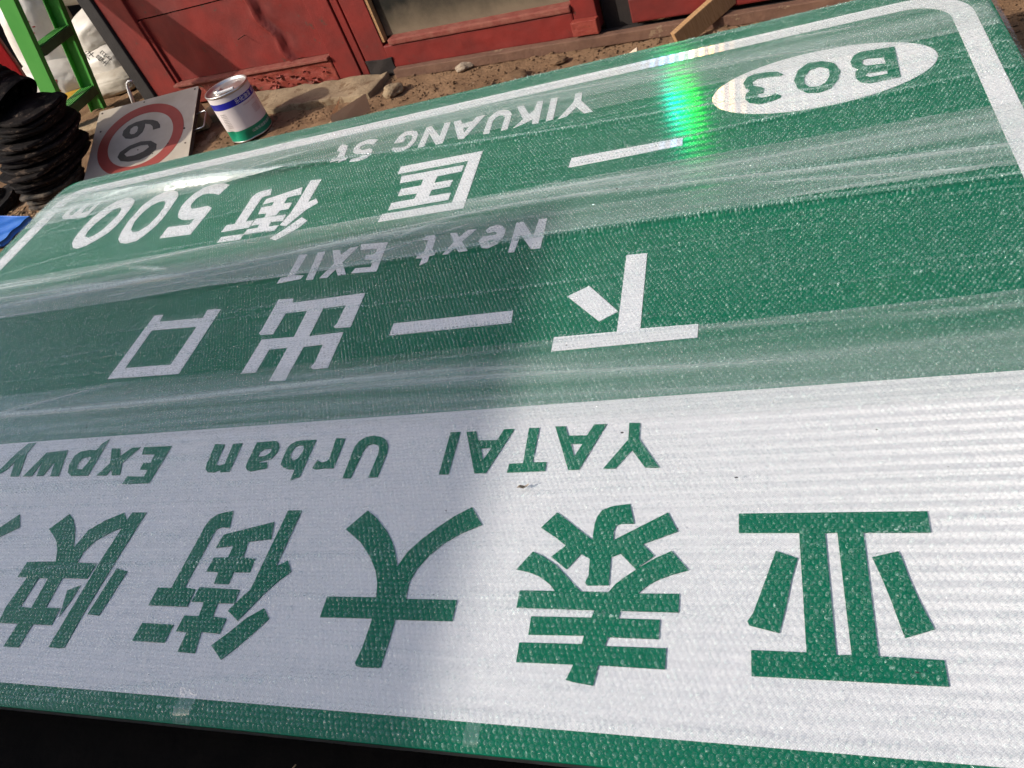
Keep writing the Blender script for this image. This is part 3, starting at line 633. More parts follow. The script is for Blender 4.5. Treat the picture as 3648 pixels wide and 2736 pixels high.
# ------------------------------------------------------------------ bubble wrap over the sign
wrap = empty('bubble_wrap', ((SX0 + SX1) / 2, (SY0 + SY1) / 2, 0.0), label='clear bubble wrap in overlapping widths stretched over the big green sign', cat='bubble wrap')
WOFF = np.array([-(SX0 + SX1) / 2, -(SY0 + SY1) / 2, 0.0])
RIDGES = []   # x-centre, half length, y at x=0, slope, bend, width, height
for (xc, hl, y0, sl, w, a) in ((-0.6, 1.4, 1.684, -0.022, 0.012, 0.019), (-0.9, 1.1, 2.235, -0.105, 0.014, 0.012), (-2.3, 0.9, 2.30, -0.075, 0.022, 0.012),
                               (-2.5, 0.55, 2.12, -0.16, 0.03, 0.02), (-2.6, 0.6, 1.72, -0.05, 0.012, 0.008), (0.1, 0.7, 2.12, 0.04, 0.01, 0.006), (-1.9, 1.0, 1.90, 0.03, 0.012, 0.008),
                               (0.1, 0.6, 1.86, -0.08, 0.012, 0.008), (-1.7, 1.0, 1.22, 0.0, 0.012, 0.006), (-1.2, 0.9, 1.50, -0.02, 0.008, 0.005), (-1.5, 0.8, 0.78, 0.07, 0.012, 0.007),
                               (-1.3, 0.6, 0.55, 0.12, 0.014, 0.008), (-2.0, 0.4, 1.0, 0.05, 0.015, 0.010)):
    RIDGES.append((xc, hl, y0, sl, w, a * 1.35))
for k in range(80):
    RIDGES.append((random.uniform(-2.9, 0.5), random.uniform(0.2, 0.8), random.uniform(0.4, 2.8), random.gauss(0, 0.035), random.uniform(0.004, 0.010), random.uniform(0.0010, 0.0040)))
for k in range(46):      # crossing creases, mostly over the far half
    xc_ = random.uniform(-3.1, 0.5)
    yc_ = random.uniform(1.7, 2.8) if k % 4 else random.uniform(0.5, 1.7)
    sl_ = random.gauss(0.0, 0.16)
    RIDGES.append((xc_, random.uniform(0.10, 0.35), yc_ - sl_ * xc_, sl_, random.uniform(0.004, 0.009), random.uniform(0.002, 0.006)))
# heights and milkiness of all creases, tabulated once and looked up bilinearly
TX, TY = np.arange(-3.6, 0.9, 0.02), np.arange(0.2, 3.0, 0.002)
T_Z = np.zeros((len(TX), len(TY)))
T_C = np.zeros((len(TX), len(TY)))
for xc, hl, y0, sl, w, a in RIDGES:
    i0, i1 = np.searchsorted(TX, (xc - 1.5 * hl, xc + 1.5 * hl))
    gx_ = TX[i0:i1, None]
    yc = y0 + sl * gx_ + 0.010 * np.sin(gx_ * 3.1 + y0 * 9)
    j0, j1 = np.searchsorted(TY, (yc.min() - 3 * w, yc.max() + 3 * w)) if len(gx_) else (0, 0)
    if j1 <= j0: continue
    g = (TY[None, j0:j1] - yc) / w
    env = np.exp(-((gx_ - xc) / hl) ** 4)
    T_Z[i0:i1, j0:j1] += a * np.exp(-g ** 2) * env
    T_C[i0:i1, j0:j1] += min(1.0, a / 0.005) * np.exp(-(g / 0.8) ** 2) * env
def lookup(T, x, y):
    fx = np.clip((x - TX[0]) / 0.02, 0, len(TX) - 2.001)
    fy = np.clip((y - TY[0]) / 0.002, 0, len(TY) - 2.001)
    i, j = fx.astype(int), fy.astype(int)
    u, v = fx - i, fy - j
    return T[i, j] * (1 - u) * (1 - v) + T[i + 1, j] * u * (1 - v) + T[i, j + 1] * (1 - u) * v + T[i + 1, j + 1] * u * v
def film_z(x, y):
    z = lookup(T_Z, x, y)
    z += 0.0016 * np.sin(y * 61 + 0.7 * np.sin(x * 2.1)) * np.sin(x * 1.3 + 0.5) ** 2
    z += 0.0030 * (np.sin(y * 9.0 + x * 0.8) + 1)
    # pulled down over the edges of the sign
    for d in (x - SX0, SX1 - x, y - SY0, SY1 - y):
        z = z * np.clip(d / 0.05 + 0.3, 0.15, 1.0)
        z -= 0.9 * np.clip(0.012 - d, 0.0, 0.05)
    cor = np.hypot(np.clip(SX0 + 0.14 - x, 0, 1), np.clip(y - (SY1 - 0.14), 0, 1))
    z -= 0.9 * np.clip(cor - 0.115, 0, 0.06)
    return z + 0.0045
def crease(x, y):
    z = lookup(T_C, x, y)
    z += 0.6 * np.clip((y - 2.735) / 0.05, 0, 1) + 0.25 * np.clip((-2.75 - x) / 0.4, 0, 1) * np.clip((y - 2.1) / 0.3, 0, 1)
    return z
def streaks(x, y):
    s = np.zeros_like(x)
    for k, (fy, fx) in enumerate(((23, 0.9), (51, 1.7), (97, 2.3), (171, 3.1))):
        s += np.sin(y * fy + 1.7 * np.sin(x * fx + k) + k * 2.1 + 0.8 * np.sin(x * 0.7 * fx + y * 7)) / (1 + 0.5 * k)
    return np.clip(0.5 + 0.27 * s, 0, 1) + 1.6 * np.clip(crease(x, y), 0, 1.6)
def store_streak(me, x, y):
    a = me.attributes.new('streak', 'FLOAT', 'POINT')
    a.data.foreach_set('value', streaks(x, y).astype(np.float32).ravel())
def sheet(name, x0, x1, y0, y1, dz, mat, step=0.011, lap=None, crumple=0.0):
    xs = np.arange(x0, x1 + step * 2, step * (1.0 if crumple else 2.2))
    ys = np.arange(y0, y1 + step / 2, step * 0.55)
    X, Y = np.meshgrid(xs, ys, indexing='ij')
    Yw = Y + 0.006 * np.sin(X * 2.3 + y0 * 5)
    Z = film_z(X, Yw) + dz
    if lap is not None:
        Z = Z + 0.003 * np.clip((Y - lap) / 0.02, 0, 1)
    V = np.stack([X, Yw, Z], -1).reshape(-1, 3) + WOFF
    i, j = np.meshgrid(np.arange(len(xs) - 1), np.arange(len(ys) - 1), indexing='ij')
    q = (i * len(ys) + j).ravel()
    Zr = np.zeros(X.shape)
    if crumple:
        V[:, 2] += np.abs(rng.normal(0, crumple, len(V)))
    me = mesh_np(name, V, np.stack([q, q + len(ys), q + len(ys) + 1, q + 1], 1))
    store_streak(me, X.ravel(), Yw.ravel())
    return link(name, me, mat, wrap, smooth=True)
FX0, FX1, FY0, FY1 = SX0 - 0.03, SX1 + 0.02, SY0 - 0.02, SY1 + 0.035
for y0, y1 in ((2.43, 2.70), (1.735, 2.005), (1.04, 1.31)):
    sheet('film_overlap', FX0 + 0.01, FX1 - 0.01, y0, y1, -0.0026, M_FILM2, crumple=0.0011)

def bubbles(name, y0, y1, seg, rings):
    p = 0.0111
    rows = np.arange(y0, y1, p * 0.866)
    P = []
    for r, y in enumerate(rows):
        xl = -1.75 - (y - 0.3) * 1.05 - 0.15
        xs = np.arange(max(xl, FX0), FX1, p) + (r % 2) * p / 2
        P.append(np.stack([xs, np.full(len(xs), y)], 1))
    P = np.concatenate(P)
    n = len(P)
    P = P + rng.normal(0, 0.0004, P.shape)
    R = 0.0050 * (1 + rng.normal(0, 0.05, n))
    Hh = 0.0047 * np.clip(1 + rng.normal(0, 0.28, n), 0.25, 1.6)
    tilt = rng.normal(0, 0.22, (n, 2))
    ang = np.arange(seg) * 2 * np.pi / seg
    prof = ((1.0, 0.0), (0.90, 0.70), (0.52, 1.0)) if rings == 2 else ((1.0, 0.0), (0.72, 0.9))
    vx, vy, vz = [], [], []
    for (rr, zz) in prof:
        for a in ang:
            vx.append(rr * np.cos(a)); vy.append(rr * np.sin(a)); vz.append(zz)
    vx.append(0.0); vy.append(0.0); vz.append(1.06)
    vx, vy, vz = map(np.array, (vx, vy, vz))
    X = P[:, :1] + R[:, None] * vx
    Y = P[:, 1:] + R[:, None] * vy
    Z = film_z(X, Y) + Hh[:, None] * vz * (1 + tilt[:, :1] * vx + tilt[:, 1:] * vy) + 0.0003
    V = np.stack([X, Y, Z], -1).reshape(-1, 3) + WOFF
    nv = len(vx)
    tri = []
    L = len(prof)
    for l in range(L - 1):
        for k in range(seg):
            a, b = l * seg + k, l * seg + (k + 1) % seg
            c, d = a + seg, b + seg
            tri += [(a, b, d), (a, d, c)]
    for k in range(seg):
        tri.append(((L - 1) * seg + k, (L - 1) * seg + (k + 1) % seg, nv - 1))
    tri = np.array(tri)
    F = (np.arange(n)[:, None, None] * nv + tri[None]).reshape(-1, 3)
    me = mesh_np(name, V, F)
    store_streak(me, X.ravel(), Y.ravel())
    fl = (rng.random(X.shape) < 0.26) * rng.uniform(0.25, 1.0, X.shape) * rng.choice((0.55, 0.9, 1.3), (n, 1))  # random haze flecks imitating light focused by the bubbles
    fl = fl * (0.8 + 0.8 * np.clip(crease(X, Y), 0, 1.5))
    a_ = me.attributes.new('fleck', 'FLOAT', 'POINT')
    a_.data.foreach_set('value', fl.astype(np.float32).ravel())
    return link(name, me, M_BUB, wrap, smooth=True, kind='stuff')
bubbles('air_bubbles', SY0 + 0.006, 1.30, 8, 2)
bubbles('air_bubbles', 1.30, FY1 - 0.01, 6, 1)
# strips of clear tape closing the wrap at the near edge
for x, w in ((-1.155, 0.035), (-0.555, 0.02)):
    sheet_o = sheet('tape', x, x + w, SY0 + 0.004, 0.420, 0.0052, M_TAPE, step=0.006)

mat_ = rough_box('ground_darkener', -3.2, 1.2, -0.5, 0.9, 0.0, 0.012, M_DARKENER, None, cuts=12, amp=0.006, scale=3.0)  # added black sheet: the dark of the unlit ground put into colour
mat_.location = (0, 0, GZ)
tag(mat_, 'black sheet added to darken the unlit ground below the near edge of the sign', 'mat')

# ------------------------------------------------------------------ old speed limit plate
PU, PV, PN, PO = Vector(PLATE_U), Vector(PLATE_V), Vector(PLATE_N), Vector(PLATE_O)
PM = Matrix(((PU.x, PV.x, PN.x, PO.x), (PU.y, PV.y, PN.y, PO.y), (PU.z, PV.z, PN.z, PO.z), (0, 0, 0, 1)))
plate = empty('speed_limit_plate', label='scuffed white square speed limit plate reading 60 tilted against the doorway', cat='sign')
plate.matrix_world = PM
def plate_part(name, polys, mat, z, th, scale=0.001):
    flat_obj(name, polys, mat, plate, 0, th, scale=scale, world=Matrix.Translation((0, 0, z)))
plate_part('sheet', [rrect(0.0, 0.652, -0.655, 0.0, 0.012)], M_PLATE, -0.002, 0.003, 1)
plate_part('red_ring', [[(0.322 + 0.272 * math.cos(6.28319 * k / 80), -0.326 + 0.272 * math.sin(6.28319 * k / 80)) for k in range(80)], [(0.322 + 0.206 * math.cos(6.28319 * k / 80), -0.326 + 0.206 * math.sin(6.28319 * k / 80)) for k in range(80)]], M_PLRED, 0.0006, 0.001, 1)
plate_part('digit', SIX, M_PLBLK, 0.0006, 0.001)
plate_part('digit', ZERO, M_PLBLK, 0.0006, 0.001)
for u, v, r in ((0.022, -0.024, .006), (0.63, -0.022, .006), (0.60, -0.33, .006), (0.51, -0.42, .006), (0.30, -0.02, .005), (0.04, -0.18, .006), (0.62, -0.45, .005), (0.32, -0.41, .004), (0.42, -0.47, .004)):
    plate_part('rivet', [[(u + r * math.cos(k) * random.uniform(.8, 1.2), v + r * math.sin(k) * random.uniform(.8, 1.2)) for k in (0, .8, 1.6, 2.4, 3.1, 3.9, 4.7, 5.5)]], M_HOLE, 0.0008, 0.0012, 1)
flush()
box('side_channel', 0.632, 0.650, -0.650, -0.004, -0.034, -0.0037, M_STEEL, plate)
box('side_channel', 0.002, 0.020, -0.650, -0.004, -0.034, -0.0037, M_STEEL, plate)
bm = bmesh.new()
tube(bm, [(0.645, -0.215, -0.02), (0.70, -0.20, -0.02), (0.712, -0.215, -0.02), (0.708, -0.325, -0.02), (0.695, -0.335, -0.02), (0.645, -0.34, -0.02)], 0.004, 7)
link('wire_handle', bm_mesh('wire_handle', bm), M_ALU, plate, smooth=True)
o = rough_box('timber_prop', -0.30, 0.30, -0.04, 0.04, 0.0, 0.145, M_WOODB, None, cuts=6, amp=0.003)
o.location = (-3.45, 3.72, GZ - 0.012)
o.rotation_euler = (0, 0, 0.2)
tag(o, 'length of timber under the raised far edge of the speed plate', 'timber')

# ------------------------------------------------------------------ paint can
CR, CH = 0.120, 0.265
can = empty('paint_can', (-2.735, 3.54, GZ - 0.004), label='dented steel paint can with blue and green bands beside the red door', cat='paint can')
def dent(v):
    a = math.atan2(v.co.y, v.co.x)
    d = math.exp(-((a + 1.9) / 0.22) ** 2 - ((v.co.z - 0.045) / 0.035) ** 2) * 0.016 + math.exp(-((a + 0.9) / 0.25) ** 2 - ((v.co.z - 0.012) / 0.03) ** 2) * 0.012
    if d > 1e-4:
        s = 1 - d / CR
        v.co.x *= s; v.co.y *= s
def can_ring(name, z0, z1, r, mat, n=6):
    bm = bmesh.new()
    lathe(bm, [(r, z0 + (z1 - z0) * k / n) for k in range(n + 1)], 72)
    for v in bm.verts: dent(v)
    return link(name, bm_mesh(name, bm), mat, can, smooth=True)
can_ring('green_band', 0.004, 0.064, CR, M_CANG)
can_ring('body', 0.0642, 0.1898, CR, M_CANW, 10)
can_ring('blue_band', 0.190, 0.2235, CR, M_CANB, 4)
can_ring('neck', 0.2237, 0.252, CR - 0.0005, M_CANW, 4)
bm = bmesh.new()
lathe(bm, [(CR - 0.001, 0.252), (CR + 0.003, 0.255), (CR + 0.004, 0.262), (CR + 0.001, 0.266), (CR - 0.005, 0.265), (CR - 0.008, 0.258), (CR - 0.012, 0.252), (0.085, 0.250), (0.080, 0.2535), (0.02, 0.253), (0.001, 0.253)], 64)
for v in bm.verts:
    if v.co.xy.length < 0.1:
        v.co.z += 0.006 * noise.noise(v.co * 18)
link('lid', bm_mesh('lid', bm), M_TIN, can, smooth=True)
bm = bmesh.new()
lathe(bm, [(CR + 0.001, 0.0), (CR + 0.003, 0.003), (CR + 0.001, 0.006)], 64)
for v in bm.verts: dent(v)
link('base_rim', bm_mesh('base_rim', bm), M_TIN, can, smooth=True)
bm = bmesh.new()
lathe(bm, [(0.026, 0.250), (0.024, 0.262), (0.018, 0.266), (0.014, 0.262), (0.0, 0.26)], 20)
for v in bm.verts:
    v.co += Vector((-0.048, -0.018, 0)) + noise.noise_vector(v.co * 60) * 0.004
link('spout', bm_mesh('spout', bm), M_TIN, can, smooth=True)
bm = bmesh.new()
bm_box(bm, -0.055, 0.045, -0.009, 0.009, 0.258, 0.268, 0.003)
o = link('handle', bm_mesh('handle', bm), M_LETW, can)
o.rotation_euler = (0, 0, 0.25); o.location = (0.03, -0.055, 0)

def wrap_text(txt, size, zc, a_mid, mat, name='lettering', spread=None, tall=1.0):
    """print bent round the can: text mesh wrapped on the cylinder"""
    cu = bpy.data.curves.new(name, 'FONT')
    cu.body = txt
    cu.size = size
    cu.align_x = 'CENTER'
    cu.align_y = 'CENTER'
    if spread: cu.space_character = spread
    o = bpy.data.objects.new(name, cu)
    COL.objects.link(o)
    dg = bpy.context.evaluated_depsgraph_get(); dg.update()
    me = bpy.data.meshes.new_from_object(o.evaluated_get(dg))
    bpy.data.objects.remove(o)
    bm = bmesh.new(); bm.from_mesh(me)
    for v in bm.verts:
        a = a_mid + v.co.x / CR
        v.co = Vector(((CR + 0.0012) * math.cos(a), (CR + 0.0012) * math.sin(a), zc + v.co.y * tall))
        dent(v)
    me2 = bm_mesh(name, bm)
    me2.materials.clear()
    return link(name, me2, mat, can)
AV = math.atan2(0 - 3.54, 0 + 2.735)      # side of the can that faces the camera
wrap_text('乐化油漆  利', 0.027, 0.2065, AV + 0.62, M_LETW)
wrap_text('山东乐化漆业股份', 0.018, 0.038, AV + 0.62, M_LETW)
wrap_text('山东省名牌产品  中国驰名', 0.008, 0.176, AV + 0.62, M_LETR)
for k in range(5):
    wrap_text('环保耐候防锈调和漆', 0.0062, 0.150 - 0.009 * k, AV + 0.80, M_LETR)
for k in range(9):
    wrap_text('使用说明贮存', 0.0065, 0.165 - 0.0095 * k, AV - 0.85, M_PLBLK)
wrap_text('优质', 0.05, 0.105, AV + 0.10, M_INKBLACK) if False else None

# ------------------------------------------------------------------ step ladder
LF = Vector((-4.60, 4.40, GZ))
lad = empty('step_ladder', LF, label='bright green step ladder with ribbed treads in the doorway', cat='ladder')
LDX = 0.34
LAD_TOP = 1.75
def channel_rail(y, side):
    bm = bmesh.new()
    w, d, t = 0.125, 0.040, 0.006
    prof = [(-w / 2, 0), (w / 2, 0), (w / 2, d), (w / 2 - t, d), (w / 2 - t, t), (-w / 2 + t, t), (-w / 2 + t, d), (-w / 2, d)]
    rings = []
    for z in (0.0, 0.3, 0.8, LAD_TOP):
        rings.append([bm.verts.new((LDX * z + px, y + side * (py - d / 2), z)) for px, py in prof])
    for r0, r1 in zip(rings, rings[1:]):
        for k in range(len(prof)):
            bm.faces.new((r0[k], r0[(k + 1) % 8], r1[(k + 1) % 8], r1[k]))
    bm.faces.new(rings[0]); bm.faces.new(rings[-1])
    bmesh.ops.recalc_face_normals(bm, faces=bm.faces)
    return link('rail', bm_mesh('rail', bm), M_LADDER, lad)
channel_rail(0.137, -1)
channel_rail(-0.225, 1)
bmt = bmesh.new()
bm_box(bmt, -0.075, 0.065, -0.205, 0.117, -0.055, 0.0, 0.003)
tread_me = bm_mesh('tread', bmt)
bmr = bmesh.new()
for k in range(5):
    bm_box(bmr, -0.071 + 0.028 * k, -0.057 + 0.028 * k, -0.204, 0.116, 0.0002, 0.0075)
rib_me = bm_mesh('tread_ribs', bmr)
tread_me.materials.append(M_TREAD); rib_me.materials.append(M_LADDER)
for z in (0.165, 0.56, 0.955, 1.35):
    o = link('tread', tread_me, None, lad)
    o.location = (LDX * z, 0, z)
    r = link('rib', rib_me, None, o)
for s in (0.137, -0.225):
    bm = bmesh.new()
    tube(bm, [(LDX * 1.6 + 0.03, s * 0.8, 1.6), (1.25, s * 0.9, 0.0)], 0.014, 8)
    link('back_leg', bm_mesh('back_leg', bm), M_ALU, lad, smooth=True)

# ------------------------------------------------------------------ sacks in the doorway
def sack(loc, size, rot, mat, seed, label, pinch=0.0):
    bm = bmesh.new()
    bmesh.ops.create_icosphere(bm, subdivisions=5, radius=1.0)
    for v in bm.verts:
        p = v.co.copy()
        e = Vector([math.copysign(abs(c) ** 0.72, c) for c in p])
        f = noise.fractal(p * 1.1 + Vector((seed, 0, 0)), 0.9, 2, 2) * 0.07
        q_ = Vector((p.x * 1.2 + seed, p.y * 1.2, p.z * 4.2))
        cr = 1 - abs(noise.noise(q_ + noise.noise_vector(p * 1.3) * 0.7))
        f -= 0.16 * max(0.0, cr - 0.86)
        cr2 = 1 - abs(noise.noise(p * 3.1 + Vector((3, seed, 1)) + noise.noise_vector(p * 2.0) * 0.5))
        f -= 0.09 * max(0.0, cr2 - 0.84)
        v.co = Vector((e.x * size[0], e.y * size[1], e.z * size[2])) * (1 + f)
        if pinch and p.z > 0.5:
            s = 1 - pinch * (p.z - 0.5)
            v.co.x *= s; v.co.y *= s
    me = bm_mesh('sack', bm)
    o = link('sack', me, mat, None, smooth=True)
    o.location = loc
    o.rotation_euler = rot
    return tag(o, label, 'sack', 'sacks heaped in the doorway')
s1 = sack((-5.28, 5.2, 0.16), (0.24, 0.22, 0.42), (0.0, 0.15, 0.3), M_SACK, 1.0, 'tall white plastic sack behind the left ladder rail', 0.8)
s2 = sack((-5.25, 5.05, -0.12), (0.30, 0.25, 0.17), (0, 0.2, 0.1), M_SACK, 2.3, 'large crumpled white sack with red print between the ladder rails')
s3 = sack((-5.12, 4.86, -0.21), (0.22, 0.12, 0.05), (0, 0.1, 0.2), M_YELLOW, 3.1, 'flattened yellow sack under the white one by the ladder')
s4 = sack((-4.62, 5.12, 0.14), (0.24, 0.22, 0.14), (0.1, -0.1, 0.2), M_SACK, 4.2, 'topmost plump white sack beside the black door jamb')
s5 = sack((-4.66, 5.05, -0.06), (0.26, 0.22, 0.12), (0.1, 0.05, -0.1), M_SACK, 5.7, 'white sack with black handwriting in the middle of the heap')
s6 = sack((-4.58, 4.92, -0.19), (0.26, 0.2, 0.09), (0, 0, 0.1), M_SACKG, 6.4, 'grubby creased sack lowest in the heap by the jamb')
s7 = sack((-4.85, 5.4, 0.42), (0.34, 0.2, 0.16), (0, 0.1, 0.1), M_SACKG, 7.9, 'dusty sack tied with red cord on top of the heap')

def ink(parent, txt, size, loc, rot, mat):
    cu = bpy.data.curves.new('print', 'FONT')
    cu.body = txt
    cu.size = size
    o = bpy.data.objects.new('print', cu)
    COL.objects.link(o)
    dg = bpy.context.evaluated_depsgraph_get(); dg.update()
    me = bpy.data.meshes.new_from_object(o.evaluated_get(dg))
    bpy.data.objects.remove(o)
    me.materials.clear()
    M = Matrix.Translation(loc) @ rot.to_matrix().to_4x4()
    me.transform(parent.matrix_basis.inverted() @ M)
    # press the print on to the sack's skin
    bm = bmesh.new(); bm.from_mesh(me)
    from mathutils.bvhtree import BVHTree
    bt = BVHTree.FromPolygons([v.co[:] for v in parent.data.vertices], [p.vertices[:] for p in parent.data.polygons])
    cdir = parent.matrix_basis.inverted().to_3x3() @ (rot.to_matrix() @ Vector((0, 0, 1)))
    for v in bm.verts:
        hit = bt.ray_cast(v.co + cdir * 1.5, -cdir)
        if hit[0] is not None:
            v.co = hit[0] + cdir * 0.003
    return link('print', bm_mesh('print', bm), mat, parent)
def facing(loc, roll):
    d = (Vector((0, 0, CAM_H)) - Vector(loc)).normalized()
    return (d.to_track_quat('Z', 'Y').to_matrix() @ Matrix.Rotation(roll, 3, 'Z')).to_quaternion()
ink(s2, '皿', 0.12, Vector((-5.15, 4.8, -0.02)), facing((-5.15, 4.8, 0), -1.9), M_INKRED)
ink(s1, '山', 0.11, Vector((-5.10, 4.9, 0.36)), facing((-5.1, 4.9, .36), -1.8), M_INKRED)
ink(s5, '米 样', 0.075, Vector((-4.80, 4.8, -0.02)), facing((-4.7, 4.8, 0), 0.15), M_INKBLACK)
ink(s5, '昌日\n王上', 0.042, Vector((-4.58, 4.8, -0.02)), facing((-4.6, 4.8, 0), 0.3), M_INKBLACK)

# ------------------------------------------------------------------ stack of rubber cone bases at the left
random.seed(21)
def cone_base(loc, half, th, tilt, rz, mats, label):
    bm = bmesh.new()
    sd = random.uniform(0, 50)
    rings = []
    n = 48
    for s, z in ((0.93, 0), (0.985, th * 0.1), (1.0, th * 0.35), (1.0, th * 0.75), (0.985, th), (0.86, th * 1.02), (0.60, th * 1.08), (0.45, th * 1.7)):
        ring = []
        for k in range(n):
            a = 6.28319 * k / n
            sq = 1.0 / max(abs(math.cos(a)), abs(math.sin(a))) ** 0.28      # a square with rounded-off corners
            wob = 1 + 0.05 * noise.noise(Vector((math.cos(a) * 1.6, math.sin(a) * 1.6, sd))) + (0.03 * noise.noise(Vector((math.cos(a) * 7, math.sin(a) * 7, sd))) if 0.95 < s else 0)
            zz = z + 0.010 * noise.noise(Vector((math.cos(a) * 1.2, math.sin(a) * 1.2, sd + 9)))
            ring.append(bm.verts.new((half * s * sq * wob * math.cos(a), half * s * sq * wob * math.sin(a), zz)))
        rings.append(ring)
    for i_, (r0, r1) in enumerate(zip(rings, rings[1:])):
        for k in range(n):
            f = bm.faces.new((r0[k], r0[(k + 1) % n], r1[(k + 1) % n], r1[k]))
            f.material_index = 0
    bm.faces.new(rings[0][::-1]); bm.faces.new(rings[-1])
    me = bm_mesh('cone_base', bm)
    for m_ in mats: me.materials.append(m_)
    o = link('cone_base', me, None, None)
    o.location = loc
    o.rotation_euler = (tilt[0], tilt[1], rz)
    return tag(o, label, 'cone base', 'rubber bases in the leaning stack')
NB = 19
ORD = 'first second third fourth fifth sixth seventh eighth ninth tenth eleventh twelfth thirteenth fourteenth fifteenth sixteenth seventeenth eighteenth nineteenth'.split()
for k in range(NB):
    f = k / (NB - 1)
    z = GZ - 0.012 + 0.0275 * k
    x = -4.06 + 0.28 * f + random.uniform(-0.016, 0.016)
    y = 3.33 - 0.03 * f + random.uniform(-0.016, 0.016)
    half = 0.165 + 0.065 * math.sin(math.pi * min(1, f * 0.95)) + random.uniform(-0.022, 0.022)
    if k == NB - 1: half = 0.17
    where = 'lowest' if k == 0 else 'topmost' if k == NB - 1 else ORD[k] + ' from the ground'
    cone_base((x, y, z), half, 0.021, (random.uniform(-.03, .03), 0.10 * f + random.uniform(-.03, .03)), random.uniform(-0.3, 0.3), (M_RUBDUST, M_RUBDUST) if k < 4 else (M_RUBBER, M_RUBDUST),
              '%s thin black rubber base in the leaning stack, %s' % ('dusty' if k < 4 else 'dark', where))
bm = bmesh.new()
AX0, AX1 = Vector((-3.90, 3.33, GZ + 0.5)), Vector((-4.78, 3.40, 1.40))
LN = (AX1 - AX0).length
prof_ = [(0.200, 0.0), (0.196, 0.02)]
for k in range(7):          # lips of the nested cones
    z_ = 0.03 + k * 0.045
    r_ = 0.176 - 0.004 * k
    prof_ += [(r_ + 0.008, z_), (r_ + 0.008, z_ + 0.018), (r_, z_ + 0.022), (r_ - 0.003, z_ + 0.044)]
prof_ += [(0.135, LN * 0.7), (0.11, LN), (0.0, LN + 0.001)]
lathe(bm, prof_, 40)
o = link('traffic_cone', bm_mesh('traffic_cone', bm), M_RUBBER, None, smooth=True)
o.location = AX0
o.rotation_euler = (AX1 - AX0).to_track_quat('Z', 'Y').to_euler()
tag(o, 'black nested cone bodies leaning up from the top of the rubber stack', 'cones')
# more of the same lying at the frame edge
cone_base((-4.52, 3.32, GZ - 0.01), 0.15, 0.05, (0.1, -0.2), 0.5, (M_RUBBER, M_RUBDUST), 'single black rubber base lying on the ground left of the stack')
# red plastic post behind
bm = bmesh.new()
bm_box(bm, -0.05, 0.05, -0.02, 0.02, 0.0, 1.2, 0.008)
bmesh.ops.subdivide_edges(bm, edges=[e for e in bm.edges if e.calc_length() > 0.3], cuts=6)
for v in bm.verts: v.co.x += 0.02 * math.sin(v.co.z * 4)
o = link('red_post', bm_mesh('red_post', bm), M_REDPL, None)
o.location = (-4.83, 4.25, GZ - 0.01)
o.rotation_euler = (0.0, 0.12, 0.3)
tag(o, 'red plastic post leaning behind the left ladder rail', 'post')

# ------------------------------------------------------------------ small things on the ground
random.seed(5)
# blue plastic sheet at the left edge
bx, by = np.meshgrid(np.linspace(0, 1, 40), np.linspace(0, 1, 30), indexing='ij')
A_, B_, C_, D_ = (np.array(p) for p in ((-4.75, 3.20), (-3.935, 2.975), (-4.06, 2.80), (-4.60, 2.72)))
P2 = (1 - bx)[..., None] * ((1 - by)[..., None] * A_ + by[..., None] * D_) + bx[..., None] * ((1 - by)[..., None] * B_ + by[..., None] * C_)
Zb = -0.195 - 0.03 * by + 0.006 * np.sin(bx * 14 + by * 5) * np.sin(by * 9)
Vb = np.concatenate([P2, Zb[..., None]], -1).reshape(-1, 3)
i, j = np.meshgrid(np.arange(39), np.arange(29), indexing='ij')
q = (i * 30 + j).ravel()
F1 = np.stack([q, q + 30, q + 31, q + 1], 1)
n0 = len(Vb)
rim_i = [k * 30 for k in range(40)]
Vb2 = np.concatenate([Vb, Vb - np.array([0, 0, 0.028])])
F2 = np.array([(a, b, b + n0, a + n0) for a, b in zip(rim_i, rim_i[1:])] + [(39 * 30 + k, 39 * 30 + k + 1, 39 * 30 + k + 1 + n0, 39 * 30 + k + n0) for k in range(29)] + [(k, k + 1, k + 1 + n0, k + n0) for k in range(29)] + [(a + 29, b + 29, b + 29 + n0, a + 29 + n0) for a, b in zip(rim_i, rim_i[1:])])
o = link('blue_board', mesh_np('blue_board', Vb2, np.concatenate([F1, F1[:, ::-1] + n0, F2])), M_BLUE, None, smooth=False)
tag(o, 'dusty bright blue plastic board on the ground at the left edge', 'board')
# plank leaning at the far side
pl = rough_box('plank', -0.016, 0.016, -0.045, 0.045, 0.0, 0.34, M_WOOD, None, cuts=14, amp=0.002, scale=8)
pd = Vector((0.21, 0.14, 0.075)).normalized()
px_ = Vector((0.2, -0.9, 0.0)).cross(pd).normalized() if False else pd.cross(Vector((0, 0, 1))).normalized()
pz_ = px_.cross(pd).normalized()
pl.matrix_world = Matrix(((px_.x, pz_.x, pd.x, -0.392), (px_.y, pz_.y, pd.y, 3.35), (px_.z, pz_.z, pd.z, GZ + 0.022), (0, 0, 0, 1)))
tag(pl, 'orange brown wooden plank sloping up from behind the sign to the doors', 'plank')
